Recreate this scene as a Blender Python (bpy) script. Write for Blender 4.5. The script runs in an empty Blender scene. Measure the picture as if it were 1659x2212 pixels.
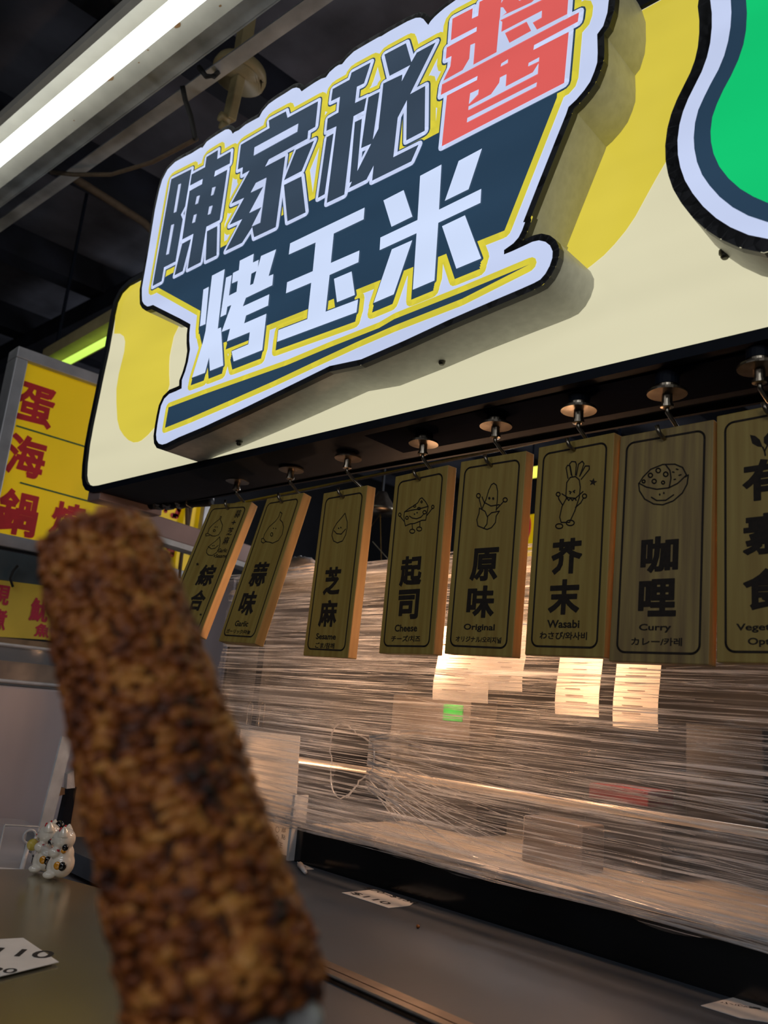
import bpy, bmesh, math, random
from mathutils import Vector, Matrix
from mathutils.geometry import tessellate_polygon
random.seed(7)
sc = bpy.context.scene
COL = sc.collection
# ------------------------------------------------------------------ camera, world, light, exposure
F, CX, CY, H = 1780.0, 829.5, 1106.0, 1.40            # focal length in pixels of 1659x2212, eye height
_U = Vector((670, -7306, F)).normalized()
_X = Vector((1730, -279, -F)).normalized(); _X = (_X - _U * _X.dot(_U)).normalized()
_Y = _U.cross(_X)
R = Matrix((_X, _Y, _U))                              # image axes (right, down, forward) -> world
cam = bpy.data.cameras.new('camera'); camo = bpy.data.objects.new('camera', cam); COL.objects.link(camo)
camo.matrix_world = Matrix.Translation((0, 0, H)) @ (R @ Matrix(((1, 0, 0), (0, -1, 0), (0, 0, -1)))).to_4x4()
cam.sensor_fit = 'VERTICAL'; cam.sensor_height = 36; cam.lens = F / 2212 * 36
cam.clip_start = 0.01
cam.dof.use_dof = True; cam.dof.focus_distance = 1.12; cam.dof.aperture_fstop = cam.lens / 3.8
sc.camera = camo
w = bpy.data.worlds.new('world'); sc.world = w; w.use_nodes = True
w.node_tree.nodes['Background'].inputs[0].default_value = (0.5, 0.55, 0.65, 1)
w.node_tree.nodes['Background'].inputs[1].default_value = 0.05
sc.view_settings.view_transform = 'Standard'; sc.view_settings.look = 'None'
sc.view_settings.exposure = 0.0; sc.view_settings.gamma = 1.0; sc.view_settings.use_curve_mapping = False
def area(name, loc, target, size, power, color):
    l = bpy.data.lights.new(name, 'AREA'); l.shape = 'RECTANGLE'; l.size, l.size_y = size; l.energy = power; l.color = color
    o = bpy.data.objects.new(name, l); COL.objects.link(o); o.location = Vector(loc) + Vector((0, 0, H))
    o.rotation_euler = (Vector(target) - Vector(loc)).to_track_quat('-Z', 'Y').to_euler(); return o
area('area_fill', (0.9, -1.6, 1.5), (-0.9, 0.8, 0.0), (1.6, 0.3), 9.0, (0.93, 0.97, 1.0))  # added soft fill from behind the camera, no fixture of its own
def glow(name, loc, power, size, color):
    l = bpy.data.lights.new(name, 'POINT'); l.energy = power; l.shadow_soft_size = size; l.color = color
    o = bpy.data.objects.new(name, l); COL.objects.link(o); o.location = Vector(loc) + Vector((0, 0, H)); return o
glow('point_fill', (1.8, -1.8, .9), 22, .25, (.95, .97, 1.0))  # bare point fills, added to lift ceiling, boards and stall fronts
glow('point_fill', (-1.5, 1.9, .6), 6, .1, (.97, .97, 1.0))  # added behind the sign to brighten the yellow menu board
glow('point_fill', (-.9, -.9, .75), 8, .2, (.97, .97, 1.0))
glow('point_fill', (-.6, 2.6, 1.1), 22, .2, (.95, .97, 1.0))
glow('point_fill', (-3.9, 3.0, 1.0), 16, .25, (.9, .93, 1.0))
# ------------------------------------------------------------------ rays
def ray(px, py): return R @ Vector((px - CX, py - CY, F))
def on(px, py, n, d):
    v = ray(px, py); return v * (d / v.dot(n))
def atX(px, py, x): return on(px, py, Vector((1, 0, 0)), x)
def atY(px, py, y): return on(px, py, Vector((0, 1, 0)), y)
def atZ(px, py, z): return on(px, py, Vector((0, 0, 1)), z)
def cr(ox, oy, s, pts): return [(ox + x * s, oy + y * s) for x, y in pts]
# ------------------------------------------------------------------ materials
def lin(c):
    return tuple(((v / 255) / 12.92 if v / 255 <= 0.04045 else ((v / 255 + 0.055) / 1.055) ** 2.4) for v in c) + (1,)
def mat(name, c, rough=0.5, metal=0.0, var=0.12, scale=20, bump=0.0, emit=None, estr=1.0, coat=0.0, spec=0.5, stretch=(1, 1, 1), c2=None, bscale=None, evar=0.0):
    m = bpy.data.materials.new(name); m.use_nodes = True; nt = m.node_tree; b = nt.nodes['Principled BSDF']
    b.inputs['Roughness'].default_value = rough; b.inputs['Metallic'].default_value = metal
    b.inputs['Specular IOR Level'].default_value = spec; b.inputs['Coat Weight'].default_value = coat; b.inputs['Coat Roughness'].default_value = 0.06
    tc = nt.nodes.new('ShaderNodeTexCoord'); mp = nt.nodes.new('ShaderNodeMapping'); mp.inputs['Scale'].default_value = stretch
    nt.links.new(tc.outputs['Object'], mp.inputs[0])
    nz = nt.nodes.new('ShaderNodeTexNoise'); nz.inputs['Scale'].default_value = scale; nz.inputs['Detail'].default_value = 5
    nt.links.new(mp.outputs[0], nz.inputs[0])
    rp = nt.nodes.new('ShaderNodeValToRGB'); a = lin(c); bb = lin(c2) if c2 else tuple(v * (1 - 2.5 * var) for v in a[:3]) + (1,)
    rp.color_ramp.elements[0].position = 0.3; rp.color_ramp.elements[1].position = 0.7
    rp.color_ramp.elements[0].color = bb; rp.color_ramp.elements[1].color = tuple(min(1, v * (1 if c2 else 1 + var)) for v in a[:3]) + (1,)
    nt.links.new(nz.outputs[0], rp.inputs[0]); nt.links.new(rp.outputs[0], b.inputs['Base Color'])
    if bump:
        bp = nt.nodes.new('ShaderNodeBump'); bp.inputs['Strength'].default_value = bump; bp.inputs['Distance'].default_value = 0.01
        n2 = nz
        if bscale:
            n2 = nt.nodes.new('ShaderNodeTexNoise'); n2.inputs['Scale'].default_value = bscale; n2.inputs['Detail'].default_value = 4; nt.links.new(mp.outputs[0], n2.inputs[0])
        nt.links.new(n2.outputs[0], bp.inputs['Height']); nt.links.new(bp.outputs[0], b.inputs['Normal'])
    if emit:
        b.inputs['Emission Strength'].default_value = estr; b.inputs['Emission Color'].default_value = lin(emit)
        if evar:                                       # the soft rows of the LEDs behind the acrylic
            wv = nt.nodes.new('ShaderNodeTexNoise'); wv.inputs['Scale'].default_value = 1; wv.inputs['Detail'].default_value = 1
            m2 = nt.nodes.new('ShaderNodeMapping'); m2.inputs['Scale'].default_value = (2, 2, 14); nt.links.new(tc.outputs['Object'], m2.inputs[0]); nt.links.new(m2.outputs[0], wv.inputs[0])
            mr = nt.nodes.new('ShaderNodeMapRange'); mr.inputs['From Min'].default_value = .3; mr.inputs['From Max'].default_value = .7
            mr.inputs['To Min'].default_value = estr * (1 - evar); mr.inputs['To Max'].default_value = estr * (1 + evar)
            nt.links.new(wv.outputs[0], mr.inputs[0]); nt.links.new(mr.outputs[0], b.inputs['Emission Strength'])
    return m
M = {}
M['white_lit'] = mat('lit_white_acrylic', (120, 122, 128), 0.25, coat=0.22, var=.02, emit=(198, 210, 243), estr=0.93, evar=.06)
M['char_lit'] = mat('lit_white_letter', (120, 122, 128), 0.25, coat=0.22, var=.02, emit=(205, 220, 250), estr=0.97, evar=.05)
M['yellow_lit'] = mat('lit_yellow_vinyl', (110, 100, 25), 0.25, coat=0.22, var=.02, emit=(212, 200, 62), estr=0.93, evar=.05)
M['cream_lit'] = mat('lit_cream_acrylic', (110, 108, 90), 0.3, coat=0.22, var=.02, emit=(218, 212, 178), estr=0.95, evar=.05)
M['swoosh_lit'] = mat('lit_yellow_print', (110, 98, 25), 0.3, coat=0.22, var=.02, emit=(216, 198, 70), estr=0.93, evar=.08)
M['navy_lit'] = mat('lit_navy_vinyl', (24, 34, 46), 0.25, coat=0.22, var=.05, emit=(42, 66, 88), estr=0.85, evar=.1)
M['slate_lit'] = mat('lit_slate_vinyl', (40, 46, 55), 0.2, coat=0.22, var=.05, emit=(58, 74, 92), estr=0.8, evar=.1)
M['red_lit'] = mat('lit_red_vinyl', (120, 40, 38), 0.25, coat=0.22, var=.02, emit=(222, 96, 92), estr=0.95, evar=.04)
M['green_lit'] = mat('lit_green_vinyl', (10, 90, 50), 0.25, coat=0.22, var=.02, emit=(16, 196, 112), estr=0.97, evar=.05)
M['rim'] = mat('black_rim_paint', (36, 38, 44), 0.45, var=.08, scale=60)
M['return'] = mat('grey_return_paint', (206, 206, 200), 0.42, var=.05, scale=80, bump=.02)
M['black'] = mat('black_powder_coat', (15, 21, 33), 0.6, var=.1, scale=50, spec=.15)
M['underside'] = mat('dark_underside_sheet', (6, 13, 28), 0.9, var=.15, scale=8, spec=.03)
M['steel'] = mat('brushed_nickel', (150, 140, 125), 0.32, metal=1, var=.1, scale=60)
M['bolt'] = mat('dull_bolt_steel', (90, 88, 80), 0.4, metal=.9, scale=90)
M['burnt'] = mat('burnt_engraving', (34, 24, 16), 0.8, var=.2, scale=200)
def wood(name, c1, c2):
    m = mat(name, c1, 0.55, var=.05, scale=6, stretch=(16, 16, 0.8), c2=c2, bump=.05, bscale=60); return m
M['wood'] = wood('pale_oiled_wood', (172, 150, 78), (148, 120, 54))
M['wood2'] = wood('streaked_wood', (166, 144, 82), (116, 92, 58))
M['wood_edge'] = wood('sawn_wood_edge', (212, 166, 96), (188, 136, 70))
M['ceil'] = mat('sooty_ceiling_panel', (112, 114, 126), 0.9, var=.25, scale=3)
M['beam'] = mat('dark_painted_steel', (30, 33, 46), 0.7, var=.3, scale=6)
M['batten'] = mat('cream_enamel', (208, 204, 192), 0.4, var=.06, scale=12)
M['rust'] = mat('rust_stain', (132, 88, 48), 0.9, scale=90, c2=(170, 140, 100))
M['channel'] = mat('galvanised_channel', (200, 204, 206), 0.45, metal=.1, var=.2, scale=9)
M['tube'] = mat('fluorescent_glow', (240, 245, 245), 0.3, emit=(250, 255, 252), estr=1.9)
M['tube_green'] = mat('greenish_tube_glow', (220, 240, 150), 0.3, emit=(200, 245, 96), estr=1.1)
M['lamp_yellow'] = mat('yellow_lamp_glow', (240, 240, 120), 0.3, emit=(240, 238, 90), estr=1.2)
M['lamp_white'] = mat('white_lamp_glow', (240, 240, 240), 0.3, emit=(235, 250, 248), estr=2.2)
M['beige'] = mat('aged_beige_plastic', (150, 136, 98), 0.5, var=.1, scale=15)
M['cable'] = mat('dark_cable', (30, 28, 26), 0.7, scale=50)
M['cable_brown'] = mat('dusty_brown_cable', (92, 76, 58), 0.8, scale=50)
M['dark_wall'] = mat('dark_wall_paint', (34, 34, 40), 0.9, var=.3, scale=2)
M['floor'] = mat('market_floor_tile', (70, 68, 66), 0.6, var=.2, scale=4)
M['menu_yellow'] = mat('brightened_yellow_board', (236, 196, 6), 0.5, var=.05, scale=3, emit=(236, 196, 6), estr=.22)  # weak emission added to make the board look brighter
M['menu_yellow2'] = mat('faded_yellow_banner', (222, 190, 62), 0.6, var=.08, scale=6)
M['menu_red'] = mat('red_brush_paint', (206, 34, 42), 0.55, var=.06, scale=30)
M['banner_red'] = mat('crimson_brush_paint', (186, 30, 62), 0.55, var=.06, scale=30)
M['menu_green'] = mat('dark_green_line', (36, 96, 62), 0.6, scale=30)
M['alu'] = mat('aluminium_trim', (168, 168, 172), 0.4, metal=.35, var=.08, scale=18)
M['awning'] = mat('slate_blue_awning', (74, 86, 92), 0.7, var=.12, scale=9)
M['pink_beam'] = mat('pinkish_steel_beam', (150, 128, 124), 0.5, metal=.2, var=.1, scale=7)
M['panel_lilac'] = mat('lilac_grey_sheet', (190, 182, 192), 0.45, metal=.1, var=.1, scale=4, stretch=(1, 1, .3))
M['panel_grey'] = mat('stainless_wall_sheet', (196, 188, 192), 0.45, metal=.1, var=.1, scale=4, stretch=(1, 1, .3))
M['counter'] = mat('brushed_stainless_top', (172, 168, 150), 0.24, metal=.85, var=.06, scale=5, bump=.01, bscale=14)
M['shelf'] = mat('grey_laminate_shelf', (64, 74, 87), 0.5, var=.08, scale=6, spec=.3)
M['base_black'] = mat('black_glass_base', (12, 14, 16), 0.15, var=.2, scale=9)
M['rail_brown'] = mat('bronze_rail', (108, 88, 74), 0.35, metal=.6, scale=60)
M['rail_bright'] = mat('bright_rail_lip', (190, 186, 182), 0.25, metal=.8, scale=60)
M['paper'] = mat('white_paper', (226, 224, 222), 0.8, var=.03, scale=30)
M['ink'] = mat('black_marker_ink', (30, 28, 34), 0.7, scale=60)
M['ink_faded'] = mat('grey_print_ink', (120, 108, 104), 0.7, scale=60)
M['card'] = mat('brown_cardboard', (140, 112, 84), 0.85, scale=30)
M['porcelain'] = mat('glazed_porcelain', (236, 226, 212), 0.15, var=.03, scale=20, coat=.6)
M['p_black'] = mat('glossy_black_spot', (24, 20, 20), 0.15, scale=50, coat=.5)
M['p_orange'] = mat('glossy_orange_spot', (226, 152, 30), 0.2, scale=50, coat=.5)
M['p_red'] = mat('glossy_red_enamel', (190, 24, 40), 0.2, scale=50, coat=.5)
M['green_box'] = mat('leaf_green_plastic', (40, 190, 70), 0.4, scale=20)
M['bin'] = mat('grey_steel_bin', (120, 112, 106), 0.4, metal=.3, scale=12)
M['red_cloth'] = mat('dark_red_cloth', (112, 20, 28), 0.8, scale=20)
M['plum'] = mat('plum_box', (96, 44, 62), 0.6, scale=20)
M['blue_cloth'] = mat('pale_blue_cloth', (130, 160, 180), 0.8, scale=20)
M['pan'] = mat('warm_metal_pan', (205, 196, 184), 0.4, metal=.2, var=.15, scale=9)
M['rail_warm'] = mat('satin_steel_rail', (235, 222, 205), .35, metal=.3, var=.05, scale=20)
M['inner'] = mat('dark_inner_wall', (22, 22, 27), 0.6, var=.2, scale=5)
M['bag'] = mat('white_plastic_bag', (206, 204, 206), 0.35, var=.05, scale=12, bump=.5, bscale=30)
M['foil'] = mat('crumpled_foil', (120, 118, 116), 0.25, metal=.9, scale=30, bump=.7, bscale=70)
def glassy(name, c, alpha, rough=.08):
    m = mat(name, c, rough, var=.02, scale=10); b = m.node_tree.nodes['Principled BSDF']; b.inputs['Alpha'].default_value = alpha; return m
M['acrylic'] = glassy('clear_acrylic', (200, 205, 210), .16)
M['acrylic_edge'] = mat('bright_acrylic_edge', (205, 208, 212), 0.2, scale=20)
M['glass_ball'] = glassy('clear_bead', (230, 230, 225), .35, .03)
M['amber_ball'] = glassy('amber_bead', (225, 200, 60), .6, .05)
def film_mat():
    m = bpy.data.materials.new('stretch_film'); m.use_nodes = True; nt = m.node_tree; nt.nodes.clear(); N = nt.nodes.new; L = nt.links.new
    out = N('ShaderNodeOutputMaterial'); tc = N('ShaderNodeTexCoord')
    def streak(rot, sx, sz, lo, hi, det=3):
        mp = N('ShaderNodeMapping'); mp.inputs['Rotation'].default_value = (0, rot, 0); mp.inputs['Scale'].default_value = (sx, 1, sz)
        L(tc.outputs['Object'], mp.inputs[0]); nz = N('ShaderNodeTexNoise'); nz.inputs['Scale'].default_value = 1; nz.inputs['Detail'].default_value = det
        nz.inputs['Roughness'].default_value = .65; nz.inputs['Distortion'].default_value = .35
        L(mp.outputs[0], nz.inputs[0]); mr = N('ShaderNodeMapRange'); mr.inputs['From Min'].default_value = lo; mr.inputs['From Max'].default_value = hi; mr.clamp = True
        L(nz.outputs[0], mr.inputs[0]); return mr.outputs[0]
    def mth(op, a, b):
        n = N('ShaderNodeMath'); n.operation = op; n.use_clamp = True
        for i, v in enumerate((a, b)):
            if isinstance(v, (int, float)): n.inputs[i].default_value = v
            else: L(v, n.inputs[i])
        return n.outputs[0]
    s = mth('MAXIMUM', streak(.05, 2.4, 300, .575, .665), streak(-.07, 3, 460, .58, .68))
    s2 = streak(.01, 2.0, 620, .5, .75, 2); s3 = streak(.03, 1.5, 22, .42, .75, 2)
    fac = mth('ADD', mth('MULTIPLY', s, .80), mth('ADD', mth('MULTIPLY', s2, .26), mth('ADD', mth('MULTIPLY', s3, .12), .02)))
    tr = N('ShaderNodeBsdfTransparent'); df = N('ShaderNodeBsdfDiffuse'); df.inputs[0].default_value = (.85, .86, .9, 1)
    tl = N('ShaderNodeBsdfTranslucent'); tl.inputs[0].default_value = (.85, .85, .85, 1)
    gl = N('ShaderNodeBsdfGlossy'); gl.inputs[0].default_value = (.9, .9, .9, 1); gl.inputs['Roughness'].default_value = .22
    bp = N('ShaderNodeBump'); bp.inputs['Strength'].default_value = .8; bp.inputs['Distance'].default_value = .004; L(s, bp.inputs['Height']); L(bp.outputs[0], gl.inputs['Normal'])
    a = N('ShaderNodeMixShader'); a.inputs[0].default_value = .5; L(df.outputs[0], a.inputs[1]); L(tl.outputs[0], a.inputs[2])
    b = N('ShaderNodeMixShader'); b.inputs[0].default_value = .3; L(a.outputs[0], b.inputs[1]); L(gl.outputs[0], b.inputs[2])
    c = N('ShaderNodeMixShader'); L(fac, c.inputs[0]); L(tr.outputs[0], c.inputs[1]); L(b.outputs[0], c.inputs[2]); L(c.outputs[0], out.inputs[0])
    return m
M['film'] = film_mat()
def strand_mat():
    m = bpy.data.materials.new('film_strand'); m.use_nodes = True; nt = m.node_tree; nt.nodes.clear(); N = nt.nodes.new; L = nt.links.new
    out = N('ShaderNodeOutputMaterial'); df = N('ShaderNodeBsdfDiffuse'); df.inputs[0].default_value = (.8, .8, .82, 1); tl = N('ShaderNodeBsdfTranslucent'); tl.inputs[0].default_value = (.9, .9, .9, 1)
    gl = N('ShaderNodeBsdfGlossy'); gl.inputs['Roughness'].default_value = .2; tr = N('ShaderNodeBsdfTransparent'); nz = N('ShaderNodeTexNoise'); nz.inputs['Scale'].default_value = 22; tc = N('ShaderNodeTexCoord'); L(tc.outputs['Object'], nz.inputs[0])
    a = N('ShaderNodeMixShader'); a.inputs[0].default_value = .55; L(df.outputs[0], a.inputs[1]); L(tl.outputs[0], a.inputs[2]); b = N('ShaderNodeMixShader'); b.inputs[0].default_value = .3; L(a.outputs[0], b.inputs[1]); L(gl.outputs[0], b.inputs[2])
    mr = N('ShaderNodeMapRange'); mr.inputs['From Min'].default_value = .35; mr.inputs['From Max'].default_value = .6; mr.inputs['To Min'].default_value = .25; mr.inputs['To Max'].default_value = .85; L(nz.outputs[0], mr.inputs[0])
    c = N('ShaderNodeMixShader'); L(mr.outputs[0], c.inputs[0]); L(tr.outputs[0], c.inputs[1]); L(b.outputs[0], c.inputs[2]); L(c.outputs[0], out.inputs[0]); return m
def thin_paper():
    m = mat('thin_paper', (232, 226, 218), .8, var=.03, scale=30); nt = m.node_tree; N = nt.nodes.new; b = nt.nodes['Principled BSDF']; o = nt.nodes['Material Output']
    t = N('ShaderNodeBsdfTranslucent'); t.inputs[0].default_value = (.9, .86, .8, 1); x = N('ShaderNodeMixShader'); x.inputs[0].default_value = .5
    nt.links.new(b.outputs[0], x.inputs[1]); nt.links.new(t.outputs[0], x.inputs[2]); nt.links.new(x.outputs[0], o.inputs[0]); return m
M['thin_paper'] = thin_paper()
M['strand'] = strand_mat()
def kernel_mat():
    m = bpy.data.materials.new('grilled_kernel'); m.use_nodes = True; nt = m.node_tree; b = nt.nodes['Principled BSDF']; N = nt.nodes.new; L = nt.links.new
    oi = N('ShaderNodeObjectInfo'); geo = N('ShaderNodeNewGeometry'); nz = N('ShaderNodeTexNoise'); nz.inputs['Scale'].default_value = 75; nz.inputs['Detail'].default_value = 4
    L(geo.outputs['Position'], nz.inputs[0])
    n2 = N('ShaderNodeTexNoise'); n2.inputs['Scale'].default_value = 420; n2.inputs['Detail'].default_value = 3; L(geo.outputs['Position'], n2.inputs[0])
    ad = N('ShaderNodeMath'); ad.operation = 'MULTIPLY_ADD'; L(oi.outputs['Random'], ad.inputs[0]); ad.inputs[1].default_value = .26; ad.inputs[2].default_value = -.13
    a2 = N('ShaderNodeMath'); a2.operation = 'ADD'; L(nz.outputs[0], a2.inputs[0]); L(ad.outputs[0], a2.inputs[1])
    a3 = N('ShaderNodeMath'); a3.operation = 'MULTIPLY_ADD'; L(n2.outputs[0], a3.inputs[0]); a3.inputs[1].default_value = .45; L(a2.outputs[0], a3.inputs[2])
    rp = N('ShaderNodeValToRGB'); e = rp.color_ramp.elements
    e[0].position = .45; e[0].color = lin((44, 26, 24)); e[1].position = .98; e[1].color = lin((222, 154, 76))
    for p, c in ((.56, (98, 50, 28)), (.68, (140, 74, 32)), (.82, (178, 106, 44))):
        x = e.new(p); x.color = lin(c)
    L(a3.outputs[0], rp.inputs[0]); L(rp.outputs[0], b.inputs['Base Color']); b.inputs['Roughness'].default_value = .48
    b.inputs['Specular IOR Level'].default_value = .4
    bp = N('ShaderNodeBump'); bp.inputs['Strength'].default_value = .7; bp.inputs['Distance'].default_value = .001; L(n2.outputs[0], bp.inputs['Height']); L(bp.outputs[0], b.inputs['Normal'])
    return m
M['kernel'] = kernel_mat()
M['cob'] = mat('charred_cob_core', (92, 52, 24), 0.8, var=.3, scale=90, bump=.4)
# ------------------------------------------------------------------ builders (all coordinates relative to the eye; the floor is at -H)
BASE = {}
def empty(name, loc, label=None, cat=None, group=None, rot=None):
    o = bpy.data.objects.new(name, None); COL.objects.link(o); o.empty_display_size = .02
    o.location = Vector(loc) + Vector((0, 0, H))
    if rot is not None: o.rotation_euler = rot.to_euler()
    BASE[o.name] = (Vector(loc), rot); tag(o, label, cat, group); return o
def tag(o, label=None, cat=None, group=None, kind=None):
    if label: o['label'] = label
    if cat: o['category'] = cat
    if group: o['group'] = group
    if kind: o['kind'] = kind
    return o
class MB:
    def __init__(s): s.V = []; s.F = []
    def face(s, pts): b = len(s.V); s.V += [Vector(p) for p in pts]; s.F.append(tuple(range(b, b + len(pts)))); return s
    def box(s, c, size, ax=None):
        c = Vector(c); ax = ax or (Vector((1, 0, 0)), Vector((0, 1, 0)), Vector((0, 0, 1))); h = [ax[i] * (size[i] / 2) for i in range(3)]
        b = len(s.V)
        for i in (-1, 1):
            for j in (-1, 1):
                for k in (-1, 1): s.V.append(c + h[0] * i + h[1] * j + h[2] * k)
        for f in ((0, 1, 3, 2), (4, 6, 7, 5), (0, 4, 5, 1), (2, 3, 7, 6), (0, 2, 6, 4), (1, 5, 7, 3)): s.F.append(tuple(b + i for i in f))
        return s
    def bar(s, a, b, wd, ht, up=(0, 0, 1)):
        a, b = Vector(a), Vector(b); x = (b - a); l = x.length; x.normalize(); y = Vector(up).cross(x).normalized(); z = x.cross(y)
        return s.box((a + b) / 2, (l, wd, ht), (x, y, z))
    def tube(s, pts, r, n=8, cap=True):
        pts = [Vector(p) for p in pts]; rs = r if isinstance(r, (list, tuple)) else [r] * len(pts); b = len(s.V); prev = None
        for i, p in enumerate(pts):
            t = (pts[min(i + 1, len(pts) - 1)] - pts[max(i - 1, 0)]).normalized()
            if prev is None: prev = t.orthogonal().normalized()
            prev = (prev - t * prev.dot(t)).normalized(); q = t.cross(prev)
            for k in range(n):
                a = 2 * math.pi * k / n; s.V.append(p + (prev * math.cos(a) + q * math.sin(a)) * rs[i])
        for i in range(len(pts) - 1):
            for k in range(n): s.F.append((b + i * n + k, b + i * n + (k + 1) % n, b + (i + 1) * n + (k + 1) % n, b + (i + 1) * n + k))
        if cap: s.F.append(tuple(b + k for k in range(n))[::-1]); s.F.append(tuple(b + (len(pts) - 1) * n + k for k in range(n)))
        return s
    def lathe(s, c, prof, n=24, ax=(0, 0, 1)):
        a = Vector(ax).normalized(); return s.tube([Vector(c) + a * z for r, z in prof], [max(r, 1e-5) for r, z in prof], n)
    def ell(s, c, rad, n=14, m=9, ax=None):
        c = Vector(c); ax = ax or (Vector((1, 0, 0)), Vector((0, 1, 0)), Vector((0, 0, 1))); b = len(s.V)
        for i in range(m + 1):
            th = math.pi * i / m
            for k in range(n):
                ph = 2 * math.pi * k / n
                s.V.append(c + ax[0] * (rad[0] * math.sin(th) * math.cos(ph)) + ax[1] * (rad[1] * math.sin(th) * math.sin(ph)) + ax[2] * (rad[2] * math.cos(th)))
        for i in range(m):
            for k in range(n): s.F.append((b + i * n + k, b + (i + 1) * n + k, b + (i + 1) * n + (k + 1) % n, b + i * n + (k + 1) % n))
        return s
    def poly(s, pts):                                  # a flat polygon of any outline, triangulated
        pts = [Vector(p) for p in pts]; b = len(s.V); s.V += pts
        for t in tessellate_polygon([pts]): s.F.append(tuple(b + i for i in t))
        return s
    def prism(s, pts, vec):
        pts = [Vector(p) for p in pts]; vec = Vector(vec); s.poly(pts); s.poly([p + vec for p in pts]); b = len(s.V); n = len(pts)
        s.V += pts + [p + vec for p in pts]
        for i in range(n): s.F.append((b + i, b + (i + 1) % n, b + n + (i + 1) % n, b + n + i))
        return s
    def build(s, name, m, parent=None, smooth=False, bevel=0, **kw):
        V = [v.copy() for v in s.V]
        if parent is not None:
            key = parent.name
            base, rot = BASE[key]
            V = [v - base for v in V]
            if rot is not None: inv = rot.inverted(); V = [inv @ v for v in V]
        else:
            lo = [min(v[i] for v in V) for i in range(3)]; hi = [max(v[i] for v in V) for i in range(3)]
            base = Vector(((lo[0] + hi[0]) / 2, (lo[1] + hi[1]) / 2, lo[2])); rot = None; V = [v - base for v in V]
        me = bpy.data.meshes.new(name); me.from_pydata(V, [], s.F)
        bm = bmesh.new(); bm.from_mesh(me); bmesh.ops.recalc_face_normals(bm, faces=bm.faces[:]); bm.to_mesh(me); bm.free()
        me.materials.append(M[m] if isinstance(m, str) else m)
        if smooth == 'auto':
            bm = bmesh.new(); bm.from_mesh(me); bmesh.ops.remove_doubles(bm, verts=bm.verts[:], dist=1e-5); bmesh.ops.recalc_face_normals(bm, faces=bm.faces[:]); bm.to_mesh(me); bm.free()
        if smooth: me.polygons.foreach_set('use_smooth', [True] * len(me.polygons))
        if smooth == 'auto': me.set_sharp_from_angle(angle=math.radians(42))
        o = bpy.data.objects.new(name, me); COL.objects.link(o); BASE[o.name] = (base, rot)
        if parent is not None: o.parent = parent
        else: o.location = base + Vector((0, 0, H))
        if bevel:
            md = o.modifiers.new('bevel', 'BEVEL'); md.width = bevel; md.segments = 2; md.limit_method = 'ANGLE'
        tag(o, **kw); return o
# flat drawing on a plane: fr = (origin, u, v, n) with n pointing to the viewer
def ribbon(b, fr, pts, wd, off, closed=False, joins=10):
    O, u, v, n = fr; P = [Vector(p) for p in pts]; m = len(P)
    for i in range(m if closed else m - 1):
        a, c = P[i], P[(i + 1) % m]; d = c - a
        if d.length < 1e-7: continue
        q = Vector((-d.y, d.x)).normalized() * wd
        b.face([O + u * p.x + v * p.y + n * off for p in (a - q, c - q, c + q, a + q)])
    if joins:
        for p in P: b.face([O + u * (p.x + wd * math.cos(2 * math.pi * k / joins)) + v * (p.y + wd * math.sin(2 * math.pi * k / joins)) + n * off for k in range(joins)])
def fill(b, fr, pts, off):
    O, u, v, n = fr; b.poly([O + u * p[0] + v * p[1] + n * off for p in pts])
def halo(b, fr, pts, wd, off): fill(b, fr, pts, off); ribbon(b, fr, pts, wd, off, True)
def px2(fr, pts):                                      # photo points -> coordinates on the plane
    O, u, v, n = fr; d = O.dot(n); out = []
    for x, y in pts:
        p = on(x, y, n, d) - O; out.append((p.dot(u), p.dot(v)))
    return out
FONTCU = bpy.data.curves.new('fontwork', 'FONT'); FONTOB = bpy.data.objects.new('fontwork', FONTCU); COL.objects.link(FONTOB)
def glyphs(text, bold=0.0):
    FONTCU.body = text; FONTCU.offset = 0; FONTCU.resolution_u = 3; FONTCU.size = 1.0
    bpy.context.view_layer.update()
    me = bpy.data.meshes.new_from_object(FONTOB.evaluated_get(bpy.context.evaluated_depsgraph_get()))
    V = [v.co.copy() for v in me.vertices]; Fs = [tuple(p.vertices) for p in me.polygons]; bpy.data.meshes.remove(me)
    if bold:                                           # thicken the strokes with a band along every outline edge
        cnt = {}; key = lambda i: (round(V[i].x, 5), round(V[i].y, 5)); rep = {}
        for f in Fs:
            for i in range(len(f)):
                a, c = key(f[i]), key(f[(i + 1) % len(f)]); e = (a, c) if a < c else (c, a); cnt[e] = cnt.get(e, 0) + 1
        for (a, c), k_ in cnt.items():
            if k_ != 1: continue
            p, q = Vector((a[0], a[1], 0)), Vector((c[0], c[1], 0)); d = q - p
            if d.length < 1e-6: continue
            d.normalize(); nn = Vector((-d.y, d.x, 0)) * bold; d = d * bold * .8; b0 = len(V); zz = Vector((0, 0, -.00004 - 4e-7 * (b0 % 400))); V += [p - nn - d + zz, q - nn + d + zz, q + nn + d + zz, p + nn - d + zz]; Fs.append((b0, b0 + 1, b0 + 2, b0 + 3))
    return V, Fs
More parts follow.
